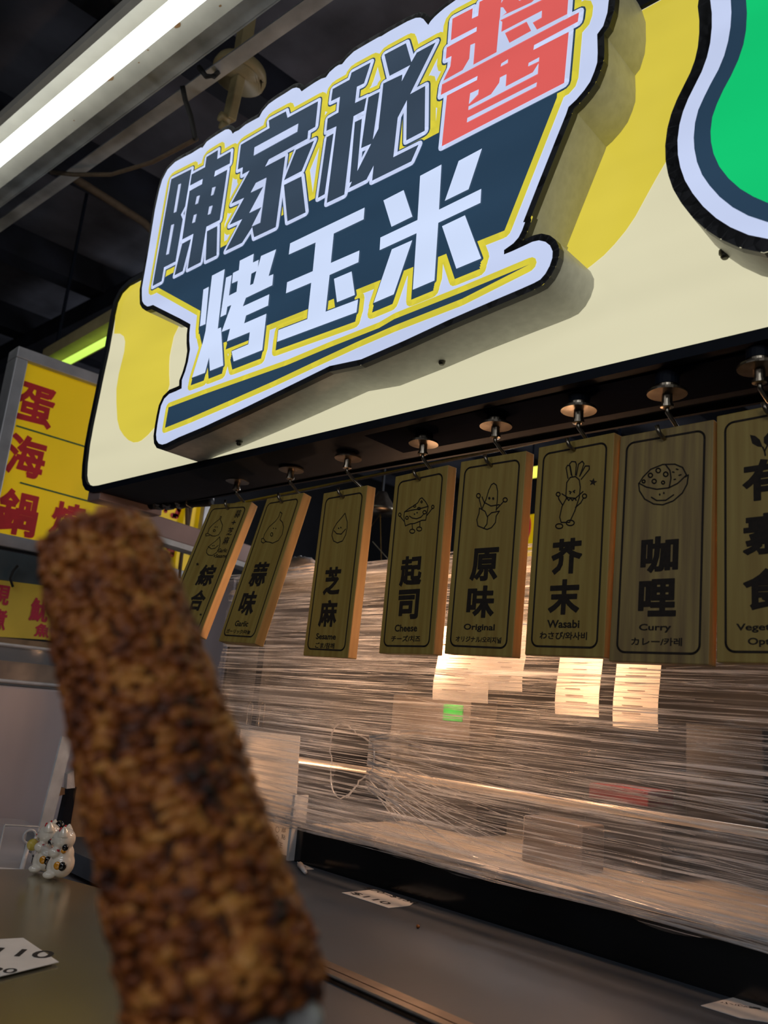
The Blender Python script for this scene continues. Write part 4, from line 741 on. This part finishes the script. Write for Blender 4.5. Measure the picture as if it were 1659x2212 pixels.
cp = atZ(275, 2121, ZT + .002); MB().ell(cp, (.003, .002, .002), 8, 6).build('crumb', 'kernel', None, smooth=True, label='tiny pale crumb on the steel counter beside the corn', cat='crumb')
# ================================================================== LUCKY CATS
def cat(px, py, label, ear, ball, facing):
    base = atZ(px, py, ZT); f = Vector((math.cos(facing), math.sin(facing), 0)); r = Vector((-f.y, f.x, 0)); up = Vector((0, 0, 1)); ax = (f, r, up)
    t = empty('cat_figurine', base, label, 'figurine', 'porcelain lucky cats on the counter')
    b = MB()
    def e(o, rad): b.ell(base + f * o[0] + r * o[1] + up * o[2], rad, 20, 14, ax)
    e((0, 0, .019), (.0165, .0165, .0185)); e((-.001, 0, .030), (.013, .0135, .016)); e((.003, 0, .050), (.0155, .0175, .0150)); e((.013, .0095, .005), (.0085, .0055, .0052)); e((.013, -.0095, .005), (.0085, .0055, .0052))
    e((.014, 0, .047), (.006, .009, .0065)); e((.012, 0, .014), (.008, .010, .013)); e((.010, .012, .034), (.008, .0055, .007)); e((.010, -.012, .034), (.008, .0055, .007))
    for sg in (-1, 1): b.lathe(base + f * .002 + r * .0105 * sg + up * .057, [(.0085, 0), (.0066, .0045), (.0028, .010), (.0006, .0125)], 12, up + r * .28 * sg)
    o = b.build('body', 'porcelain', t, smooth=True); md = o.modifiers.new('remesh', 'REMESH'); md.mode = 'VOXEL'; md.voxel_size = .0011; md.use_smooth_shade = True
    sm = o.modifiers.new('smooth', 'SMOOTH'); sm.iterations = 6
    def spot(o3, rad, m, nm): MB().ell(base + f * o3[0] + r * o3[1] + up * o3[2], rad, 12, 8, ax).build(nm, m, t, smooth=True)
    s_ = ear
    spot((-.004, s_ * .0150, .018), (.0055, .0030, .0058), 'p_black', 'spot'); spot((.002, s_ * .0148, .0185), (.0055, .0026, .0055), 'p_orange', 'spot')
    spot((-.004, s_ * .0150, .042), (.0042, .0035, .0046), 'p_black', 'spot'); spot((-.002, s_ * .0135, .037), (.0035, .003, .0032), 'p_orange', 'spot')
    for sg in (-1, 1): spot((.0065, .0115 * sg, .0625), (.0022, .003, .0045), 'p_red', 'ear_lining')
    b = MB(); b.tube([base + f * (.003 + .0135 * math.cos(a)) + r * (.0150 * math.sin(a)) + up * .0375 for a in [k * math.pi / 10 - math.pi / 2 for k in range(11)]], .0016, 6); b.build('collar', 'p_red', t, smooth=True)
    b = MB()
    for sg in (-1, 1):
        b.tube([base + f * (.0165 - .001 * abs(k)) + r * (sg * (.0075 + k * .0013)) + up * (.0525 - .0006 * k * k) for k in (-2, -1, 0, 1, 2)], .0005, 5)
        for z in (.0455, .0435): b.tube([base + f * .0160 + r * sg * .0095 + up * z, base + f * .0135 + r * sg * .0135 + up * (z + .0005)], .0004, 5)
    b.build('face_lines', 'p_black', t); spot((.0205, 0, .0485), (.0012, .0014, .001), 'p_red', 'nose')
    fr = (base + f * .0208, r, up, f); b = MB()
    V, Fs = glyphs('福', .03); kk = len(b.V); x0 = min(q.x for q in V); x1 = max(q.x for q in V); y0 = min(q.y for q in V); y1 = max(q.y for q in V)
    for q in V:
        lx = ((q.x - x0) / (x1 - x0) - .5) * .009; b.V.append(base + f * (.0205 - 8 * lx * lx) + r * lx + up * (.016 + ((q.y - y0) / (y1 - y0) - .5) * .013))
    for q in Fs: b.F.append(tuple(kk + i for i in q))
    b.build('painted_character', 'p_black', t)
    MB().ell(base + f * .0235 + up * .0345, (.0082, .0082, .0082), 18, 12).build('bead', ball, t, smooth=True); return t
cat(129, 1897, 'white lucky cat figurine, nearer of the pair, holding a clear bead', 1, 'glass_ball', math.radians(-128))
cat(98, 1884, 'white lucky cat figurine behind the other, holding an amber bead, one dark ear', 1, 'amber_ball', math.radians(-128))
dk = atZ(98, 1884, ZT); MB().ell(dk + Vector((-.002, .010, .060)), (.0075, .0065, .008), 12, 9).build('cat_hair_ornament', 'p_black', None, smooth=True, label='dark red ball ornament on the ear of the rear cat', cat='ornament')
# ================================================================== LEFT MARKET STALL: MENU BOARDS
XB = -2.2
FM = (Vector((XB, 0, 0)), Vector((0, 1, 0)), Vector((0, 0, 1)), Vector((1, 0, 0)))
def Z_(px, py): return px2(FM, [(px, py)])[0]
yL = Z_(12, 1000)[0]; yR = Z_(425, 1170)[0]; zT = Z_(100, 797)[1]; zB = Z_(60, 1165)[1]
mb = empty('menu_board', (XB - .03, (yL + yR) / 2, zB - .02), 'large yellow menu board with red brush characters in a grey frame', 'menu board')
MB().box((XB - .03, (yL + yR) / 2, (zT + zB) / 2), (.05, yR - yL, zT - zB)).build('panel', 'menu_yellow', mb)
fw = .032
for nm, c_, sz in (('frame_bar', (XB - .02, (yL + yR) / 2, zT + fw / 2), (.07, yR - yL + 2 * fw, fw)), ('frame_bar', (XB - .02, (yL + yR) / 2, zB - fw / 2), (.07, yR - yL + 2 * fw, fw)), ('frame_bar', (XB - .02, yL - fw / 2, (zT + zB) / 2), (.07, fw, zT - zB)), ('frame_bar', (XB - .02, yR + fw / 2, (zT + zB) / 2), (.07, fw, zT - zB))):
    MB().box(c_, sz).build(nm, 'alu', mb, bevel=.003)
for a_, c_ in (((36, 919), (200, 969)), ((44, 1042), (320, 1117))):
    b = MB(); ribbon(b, FM, px2(FM, [a_, c_]), .0022, -.003, False, 0); b.build('ruled_line', 'menu_green', mb, label='thin dark green line')
for s, x, y, w_, h_ in (('蛋', 79, 875, 84, 92), ('海', 58, 985, 88, 92), ('鍋', 40, 1107, 92, 100), ('燒', 150, 1124, 78, 78)):
    b = MB(); text(b, FM, s, x, y, w_, h_, -.003, .035, .0); b.build('brush_character', 'menu_red', mb, label='red brush character')
b = MB(); ribbon(b, FM, px2(FM, [(386, 1085), (388, 1100), (382, 1115), (374, 1113)]), .008, -.003); ribbon(b, FM, px2(FM, [(360, 1090), (359, 1104)]), .006, -.003)
ribbon(b, FM, px2(FM, [(360, 1168), (366, 1186)]), .008, -.003); ribbon(b, FM, px2(FM, [(377, 1172), (372, 1198)]), .008, -.003); b.build('brush_character', 'menu_red', mb)
b = MB()
for q in ([(404, 1085), (404, 1140), (392, 1200), (386, 1250)], [(414, 1085), (405, 1140), (404, 1160)]): b.tube([atX(x, y, XB + .012) for x, y in q], .006, 8)
b.build('slack_cable', 'cable_brown', None, smooth=True, label='pair of drooping brown cables at the right side of the yellow board', cat='cable')
# awning strip and lower banner
pa, pb = Z_(0, 1186), Z_(240, 1222)
MB().box((XB - .02, yL + .75, (Z_(0, 1188)[1] + Z_(0, 1252)[1]) / 2), (.05, 1.9, Z_(0, 1188)[1] - Z_(0, 1252)[1])).build('valance', 'awning', None, label='slate blue awning valance between the yellow board and banner', cat='awning')
pb4 = [(-30, 1250), (97, 1266), (130, 1270), (130, 1388), (97, 1382), (-30, 1374)]
bn = empty('banner', atX(40, 1380, XB + .0), 'faded yellow cloth banner with crimson characters below the awning at left', 'banner')
q = px2(FM, pb4); MB().prism([Vector((XB + .008, p[0], p[1])) for p in q], (.004, 0, 0)).build('cloth', 'menu_yellow2', bn)
FM2 = (Vector((XB + .0135, 0, 0)),) + FM[1:]
for s, x, y, w_, h_ in (('現', 2, 1285, 40, 44), ('煮', -2, 1338, 34, 46), ('魷', 86, 1318, 42, 52), ('魚', 92, 1362, 34, 30)):
    b = MB(); text(b, FM2, s, x, y, w_, h_, 0, .035); b.build('brush_character', 'banner_red', bn)
MB().tube([atX(38, 1222, XB + .03), atX(28, 1234, XB + .035), atX(22, 1250, XB + .03), atX(28, 1268, XB + .03)], .0035, 6).build('banner_tie', 'cable', None, smooth=True, label='short black wire tie hanging over the top of the faded banner', cat='wire')
MB().bar(atX(-60, 1378, XB + .0), atX(140, 1398, XB + .0), .03, .016).build('banner_batten', 'card', None, label='thin brown wooden batten under the faded banner', cat='batten')
# pinkish beam in front of the board
g0_ = atX(285, 1122, -1.95); g1_ = atX(560, 1208, -1.95)
MB().bar(g0_, g1_ + (g1_ - g0_) * .6, .04, .052).build('steel_beam', 'pink_beam', None, bevel=.003, label='pinkish grey steel beam crossing in front of the yellow board', cat='beam')
MB().bar(g0_ + Vector((0, 0, -.034)), g1_ + (g1_ - g0_) * .6 + Vector((0, 0, -.034)), .05, .014).build('beam_angle', 'channel', None, label='darker grey angle strip under the pinkish beam', cat='beam')
# stall below the banner
xs = -1.95
MB().box((xs - .35, .85, (atX(0, 1480, xs).z - H) / 2), (.7, 1.5, atX(0, 1480, xs).z + H)).build('neighbour_stall', 'panel_grey', None, label='grey stainless stall body of the neighbouring stall at left', cat='stall', bevel=.004)
ta = atX(60, 1480, xs)
t = empty('acrylic_case', (xs - .12, .80, ta.z), 'clear acrylic food case with brown contents under the faded banner', 'food case')
hc = atX(60, 1398, xs).z - ta.z
MB().box((xs - .12, .80, ta.z + hc / 2), (.24, 1.2, hc)).build('cover', 'acrylic', t); MB().box((xs - .13, .62, ta.z + .025), (.16, .7, .05)).build('tray', 'card', t, label='brown food tray'); MB().tube([(xs, .25, ta.z + hc), (xs, 1.4, ta.z + hc)], .004, 6).build('cover_edge', 'acrylic_edge', t); MB().tube([(xs + .001, .25, ta.z + .005), (xs + .001, 1.4, ta.z + .005)], .004, 6).build('cover_edge', 'acrylic_edge', t)
# acrylic stand, dark post, cardboard, small clear box behind the cats
P3 = [atX(145, 1592, -1.42), atX(84, 1838, -1.42)]
MB().bar(P3[0], P3[1] + (P3[1] - P3[0]) * .1, .02, .006, up=(1, 0, 0)).build('acrylic_stand', 'acrylic_edge', None, label='thin slanted clear acrylic sheet edge behind the lucky cats', cat='stand')
q = [atX(x, y, -1.46) for x, y in ((150, 1700), (166, 1700), (146, 1820), (120, 1900), (118, 1840))]
dp = empty('dark_post', atX(122, 1900, -1.47), 'black upright post with plastic wrapped round its top behind the cats', 'post'); MB().prism(q, (-.02, 0, 0)).build('shaft', 'black', dp)
q = [atX(x, y, -1.465) for x, y in ((166, 1640), (260, 1690), (260, 1960), (168, 1930), (144, 1880))]
MB().prism(q, (-.006, 0, 0)).build('cardboard_sheet', 'card', None, label='brown cardboard sheet between the lucky cats and the corn', cat='cardboard')
q = [atX(x, y, -1.44) for x, y in ((118, 1706), (140, 1702), (140, 1716), (118, 1722))]
MB().prism(q, (-.03, 0, 0)).build('wooden_ledge', 'card', None, label='small pale wooden ledge on the acrylic edge', cat='ledge')
q = [atX(x, y, -1.44) for x, y in ((146, 1672), (160, 1665), (162, 1702), (144, 1704))]
MB().prism(q, (-.012, 0, 0)).build('wrapping', 'bag', dp, label='clear plastic wrapping')
zb_ = ZT
t = empty('clear_box', atX(60, 1872, -1.40), 'small clear acrylic box with a round latch behind the cats', 'box')
q = [atX(x, y, -1.40) for x, y in ((10, 1782), (84, 1786), (70, 1880), (-10, 1875))]; MB().prism(q, (-.08, 0, 0)).build('shell', 'acrylic', t)
b = MB()
for i in range(4): b.tube([q[i], q[(i + 1) % 4]], .0014, 6)
b.build('edges', 'acrylic_edge', t); cc = atX(64, 1807, -1.398); b = MB(); b.tube([cc + Vector((0, .010 * math.cos(a), .010 * math.sin(a))) for a in [k * math.pi / 8 for k in range(17)]], .002, 6); b.tube([cc - Vector((0, 0, .01)), cc + Vector((0, -.006, -.075))], .004, 6); b.build('latch', 'acrylic_edge', t, smooth=True)
q = [atX(x, y, -1.5) for x, y in ((184, 1810), (260, 1810), (260, 1960), (184, 1920))]
MB().prism(q, (-.01, 0, 0)).build('white_tube', 'acrylic', None, label='sheet of clear plastic leaning beside the cardboard', cat='plastic')
MB().tube([atX(212, 1870, -1.42), atX(200, 1912, -1.42)], .005, 8).build('white_rod', 'acrylic_edge', None, smooth=True, label='short white rod standing between the cardboard and the corn', cat='rod')
zs_ = atX(60, 1900, -1.40).z
MB().box((-1.60, .58, (zs_ - H) / 2), (.60, .82, H + zs_)).build('side_table', 'panel_grey', None, label='low grey side table behind the cats and acrylic box', cat='table')
# ================================================================== CEILING LIGHTS, CHANNELS, BRACKET, CABLES
ZL = 1.25
def dirpt(px, py, z): return atZ(px, py, z)
t0 = atZ(0, 337, ZL); t1 = atZ(405, 0, ZL); ax_ = (t1 - t0).normalized(); sd = Vector((-ax_.y, ax_.x, 0))      # sd points to the right of the lamp in view
fx_ = empty('fluorescent_lamp', (t0 + t1) / 2 + Vector((0, 0, .08)), 'bright white fluorescent tube in a long rust-spotted batten at upper left', 'lamp')
e0 = t0 - ax_ * 1.0; e1 = t1 + ax_ * 1.6
MB().tube([e0, e1], .019, 14).build('tube', 'tube', fx_, smooth=True, label='glowing white tube')
u1 = Vector((0, 0, 1))
sec = [sd * -.045 + u1 * .012, sd * -.030 + u1 * .048, sd * .010 + u1 * .055, sd * .085 + u1 * .040, sd * .090 + u1 * .048, sd * .02 + u1 * .085, sd * -.04 + u1 * .075, sd * -.055 + u1 * .02]
MB().prism([e0 + q for q in sec], e1 - e0).build('batten', 'batten', fx_, label='cream enamelled reflector body with rust specks')
for x, y, r in ((383, 55, .010), (237, 168, .013), (320, 108, .003), (345, 78, .0025), (300, 135, .003), (160, 260, .003), (476, 12, .004)):
    v_ = ray(x, y); O_ = e0 + sd * .010 + u1 * .055; E_ = e0 + sd * .085 + u1 * .040; nn = ax_.cross(E_ - O_).normalized(); p_ = v_ * (O_.dot(nn) / v_.dot(nn)); nn = nn if nn.z < 0 else -nn
    b = MB(); a_ = ax_; c2_ = nn.cross(a_)
    b.poly([p_ + nn * .0006 + a_ * (r * (.7 + .5 * random.random()) * math.cos(2 * math.pi * k_ / 9)) + c2_ * (r * .5 * (.7 + .5 * random.random()) * math.sin(2 * math.pi * k_ / 9)) for k_ in range(9)]); b.build('rust_patch', 'rust', fx_, label='brown rust stain')
ch = empty('steel_channel', (t0 + t1) / 2 + sd * .17 + u1 * .07, 'wide grey steel channel directly beside the fluorescent batten', 'channel')
def parallel(px0, py0, z, wd, ht, name, m, par, **kw):
    p_ = atZ(px0, py0, z); return MB().bar(p_ - ax_ * 2.2, p_ + ax_ * 2.2, wd, ht).build(name, m, par, **kw)
parallel(262, 220, ZL + .07, .05, .004, 'flange', 'channel', ch); parallel(290, 212, ZL + .10, .004, .06, 'web', 'channel', ch)
ch2 = empty('steel_channel', atZ(370, 235, ZL + .1), 'narrow grey steel channel, further right, running to the top edge', 'channel')
parallel(348, 240, ZL + .12, .034, .004, 'flange', 'channel', ch2); parallel(362, 238, ZL + .135, .004, .03, 'web', 'channel', ch2)
# distant lamps
a_ = atZ(112, 800, .62); c_ = atZ(232, 737, .62)
a_ = on(112, 800, Vector((0, 0, 1)), ZL * .9); c_ = on(240, 731, Vector((0, 0, 1)), ZL * .9)
gl = empty('fluorescent_lamp', (a_ + c_) / 2, 'greenish yellow fluorescent tube far behind the big sign at left', 'lamp')
MB().tube([a_, c_ + (c_ - a_) * .3], .013, 10).build('tube', 'tube_green', gl, smooth=True); MB().bar(a_ + Vector((0, 0, .045)), c_ + (c_ - a_) * .3 + Vector((0, 0, .045)), .09, .045).build('batten', 'beige', gl); MB().bar(a_ + Vector((0, 0, .06)), Vector((a_.x, a_.y, ZC)), .01, .01, up=(1, 0, 0)).build('drop_rod', 'black', gl)
for x, y, w_, h_, m, lb in ((1150, 1021, .05, .03, 'lamp_yellow', 'small yellow lamp seen between the Original and Wasabi plaques'), (1338, 992, .022, .03, 'lamp_white', 'upper small white lamp seen between the Wasabi and Curry plaques'), (1334, 1062, .022, .036, 'lamp_white', 'lower small white lamp seen between the Wasabi and Curry plaques'), (434, 1136, .028, .03, 'lamp_white', 'small white lamp glinting left of the leftmost plaque')):
    p_ = atY(x, y, 3.0 if y != 1062 else 3.4); t = empty('hanging_lamp', p_, lb, 'lamp'); MB().box(p_, (w_ * 2, .03, h_ * 1.6)).build('lens', m, t, bevel=.004); MB().bar(p_ + Vector((0, 0, .05)), p_ + Vector((0, 0, .9)), .006, .006, up=(1, 0, 0)).build('rod', 'black', t)
p_ = atY(1150, 1165, 2.6)
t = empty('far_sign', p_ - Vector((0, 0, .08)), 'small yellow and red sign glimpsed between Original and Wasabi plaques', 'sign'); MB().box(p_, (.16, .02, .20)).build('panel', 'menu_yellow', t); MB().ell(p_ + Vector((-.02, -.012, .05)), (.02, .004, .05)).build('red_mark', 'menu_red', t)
MB().box((-2.2, 2.6, (p_.z - .17 - H) / 2), (3.6, .3, p_.z - .17 + H)).build('back_bench', 'inner', None, label='long dark work bench behind the wrapped cabinet', cat='bench')
MB().bar(p_ - Vector((0, 0, .1)), p_ - Vector((0, 0, .17)), .02, .02, up=(1, 0, 0)).build('sign_post', 'black', None, label='short post under the far yellow sign', cat='post')
# beige round bracket
zc = 1.45; pc = atZ(515, 168, zc)
br = empty('ceiling_bracket', pc, 'beige round ceiling bracket with a short arm above the logo', 'bracket')
MB().lathe(pc, [(.0, .035), (.035, .034), (.062, .026), (.066, .012), (.064, .0), (.058, -.004), (.045, .004), (.0, .008)], 30, (.1, .1, 1)).build('round_plate', 'beige', br, smooth=True)
pe = on(494, 262, pc.normalized(), pc.length - .05)
MB().bar(pc + Vector((0, 0, .0)), pe, .035, .022, up=(0, 1, 0)).build('arm', 'beige', br, bevel=.003)
MB().tube([pe, pe + (atZ(474, 250, zc) - atZ(494, 262, zc)) * .9], .012, 10).build('fork', 'beige', br, smooth=True); MB().tube([pe + Vector((0, 0, -.02)), pe + Vector((0, 0, -.02)) + (atZ(474, 250, zc) - atZ(494, 262, zc)) * .7], .010, 10).build('fork', 'beige', br, smooth=True)
MB().bar(pc + Vector((0, 0, .05)), Vector((pc.x, pc.y, ZC)), .03, .03, up=(1, 0, 0)).build('drop_rod', 'beige', br)
def cable(pts, z, r, m, lb):
    return MB().tube([atZ(x, y, zz) for (x, y), zz in zip(pts, z)], r, 6).build('ceiling_cable', m, None, smooth=True, label=lb, cat='cable')
cable([(394, 185), (400, 215), (412, 250), (422, 300)], [1.35, 1.33, 1.30, 1.22], .006, 'cable', 'short dark cable hanging from the grey channel to the logo')
cable([(110, 372), (160, 377), (240, 377), (330, 350), (425, 300)], [1.36, 1.34, 1.33, 1.32, 1.3], .006, 'cable_brown', 'thin brown cable sagging between the channels and the logo')
cable([(430, 145), (445, 165), (462, 165), (478, 150)], [1.36, 1.33, 1.33, 1.4], .006, 'cable', 'small looped dark cable between the channel and the bracket')
cable([(160, 385), (240, 435), (310, 480), (350, 520)], [1.6, 1.6, 1.6, 1.6], .014, 'cable_brown', 'thick rusty conduit running under the dark ceiling panels')
# conduit junk at the top edge
jn = empty('junction_bracket', atZ(285, 22, 1.75), 'rusty junction bracket bolted to the ceiling at the top edge', 'bracket')
MB().bar(atZ(268, 4, 1.75), atZ(300, 30, 1.75), .08, .04).build('plate', 'rust', jn, bevel=.004); MB().tube([atZ(240, -4, 1.75), atZ(268, 10, 1.75)], .014, 8).build('conduit', 'cable', jn, smooth=True)
# rods behind the plaques
ra = atY(640, 1062, 1.12); MB().tube([(ra.x - .25, 1.12, ra.z), (.6, 1.12, ra.z)], .004, 8).build('hanging_rod', 'bolt', None, smooth=True, label='thin grey rod running level behind all the plaques', cat='rod')
# pendant shade glimpsed between Sesame and Cheese
pp = atY(822, 1108, 1.5); t = empty('pendant_shade', pp, 'dim metal lamp shade between the Sesame and Cheese plaques', 'lamp'); MB().lathe(pp, [(.05, 0), (.045, .012), (.02, .045), (.012, .06)], 20).build('shade', 'steel', t, smooth=True); MB().bar(pp + Vector((0, 0, .06)), Vector((pp.x, pp.y, ZC)), .006, .006, up=(1, 0, 0)).build('rod', 'black', t)
b = MB()
for q in (((822, 1110), (800, 1140)), ((805, 1170), (845, 1215)), ((822, 1112), (824, 1210))): b.tube([atY(x, y, 1.5) for x, y in q], .0012, 5)
b.build('wires', 'steel', t)
# ================================================================== GRILLED CORN
P0 = (R @ Vector((214 - CX, 1172 - CY, F))) * (.316 / F); P1 = (R @ Vector((516 - CX, 2240 - CY, F))) * (.226 / F)
axc = (P1 - P0).normalized(); LEN = (P1 - P0).length; e1_ = axc.orthogonal().normalized(); e2_ = axc.cross(e1_)
corn = empty('grilled_corn', P1, 'charred brown grilled corn cob held up in the foreground', 'corn')
def rad(t): return .0228 + .0052 * t - .0035 * max(0, (.08 - t) / .08) ** 2 - .004 * max(0, (t - .93) / .07) ** 2
b = MB(); n_ = 40
b.tube([P0 + axc * (LEN * i / n_) for i in range(n_ + 1)], [rad(i / n_) - .0016 for i in range(n_ + 1)], 28); b.build('cob', 'cob', corn, smooth=True)
b = MB(); b.tube([P0 - axc * .0015, P0 + axc * .004], [.011, .017], 18); b.build('cob_tip', 'cob', corn)
bmk = bmesh.new(); bmesh.ops.create_cube(bmk, size=1.0); bmesh.ops.subdivide_edges(bmk, edges=bmk.edges[:], cuts=1, use_grid_fill=True)
for v_ in bmk.verts:
    d_ = v_.co.normalized() * .5; v_.co = v_.co * .35 + d_ * .65
kme = bpy.data.meshes.new('kernel'); bmk.to_mesh(kme); bmk.free(); kme.materials.append(M['kernel'])
kme.polygons.foreach_set('use_smooth', [True] * len(kme.polygons))
rows, cols = 25, 60; ks = []; rr = random.Random(11)
for r_ in range(rows):
    for c__ in range(cols):
        t_ = (c__ + .5 + (r_ % 2) * .5 + rr.uniform(-.25, .25)) / cols
        if t_ > 1.0: continue
        th = 2 * math.pi * (r_ + rr.uniform(-.3, .3)) / rows + .12 * math.sin(t_ * 5)
        nrm = e1_ * math.cos(th) + e2_ * math.sin(th); pos = P0 + axc * (LEN * t_) + nrm * (rad(t_) - .0016 + rr.uniform(-.0010, .0009))
        tan = axc.cross(nrm); sc3 = (.0064 * rr.uniform(.75, 1.2) * rad(t_) / .0245, LEN / cols * rr.uniform(1.1, 1.9), .0040 * rr.uniform(.8, 1.4))
        Mx = Matrix((tan, axc, nrm)).transposed(); Mx = Mx @ Matrix.Rotation(rr.uniform(-.6, .6), 3, 'Z') @ Matrix.Rotation(rr.uniform(-.3, .3), 3, 'X')
        Mx = Mx @ Matrix.Diagonal(sc3); view = nrm.dot(-pos.normalized()); ks.append((view if view < .25 else 1 + .001 / pos.length, pos, Mx))
# a ring of stubby kernels round the broken tip
for k_ in range(15):
    th = 2 * math.pi * k_ / 15; nrm = e1_ * math.cos(th) + e2_ * math.sin(th); pos = P0 + nrm * (.0175 + rr.uniform(-.002, .002)) - axc * rr.uniform(-.001, .003)
    tan = axc.cross(nrm); Mx = Matrix((tan, axc, nrm)).transposed() @ Matrix.Rotation(rr.uniform(-.5, .5), 3, 'X') @ Matrix.Diagonal((.006, .0072, .006)); ks.append((2, pos, Mx))
ks.sort(key=lambda q: -q[0])
for v_, pos, Mx in ks[:298]:
    o = bpy.data.objects.new('kernel', kme); COL.objects.link(o); o.parent = corn; m4 = Mx.to_4x4(); m4.translation = pos - P1; o.matrix_local = m4
b = MB(); kv = [v_.co.copy() for v_ in kme.vertices]; kf = [tuple(p.vertices) for p in kme.polygons]
for v_, pos, Mx in ks[298:]:
    k0 = len(b.V); b.V += [pos + Mx @ q for q in kv]; b.F += [tuple(k0 + i for i in f) for f in kf]
b.build('kernels', 'kernel', corn, smooth=True, kind='stuff')
b = MB(); b.tube([P1 - axc * .001, P1 + axc * .012], [.012, .012], 16); b.tube([P1 + axc * .01, P1 + axc * .09], [.0045, .004], 12); b.build('stick', 'paper', corn, smooth=True, label='white plastic holder stick')
wp = on(655, 2203, P1.normalized(), P1.length + .0); b = MB(); b.ell(wp, (.0055, .0055, .006), 14, 10); b.build('paper_scrap', 'paper', corn, smooth=True, label='white paper showing at the foot of the cob')
COL.objects.unlink(FONTOB); bpy.data.objects.remove(FONTOB)
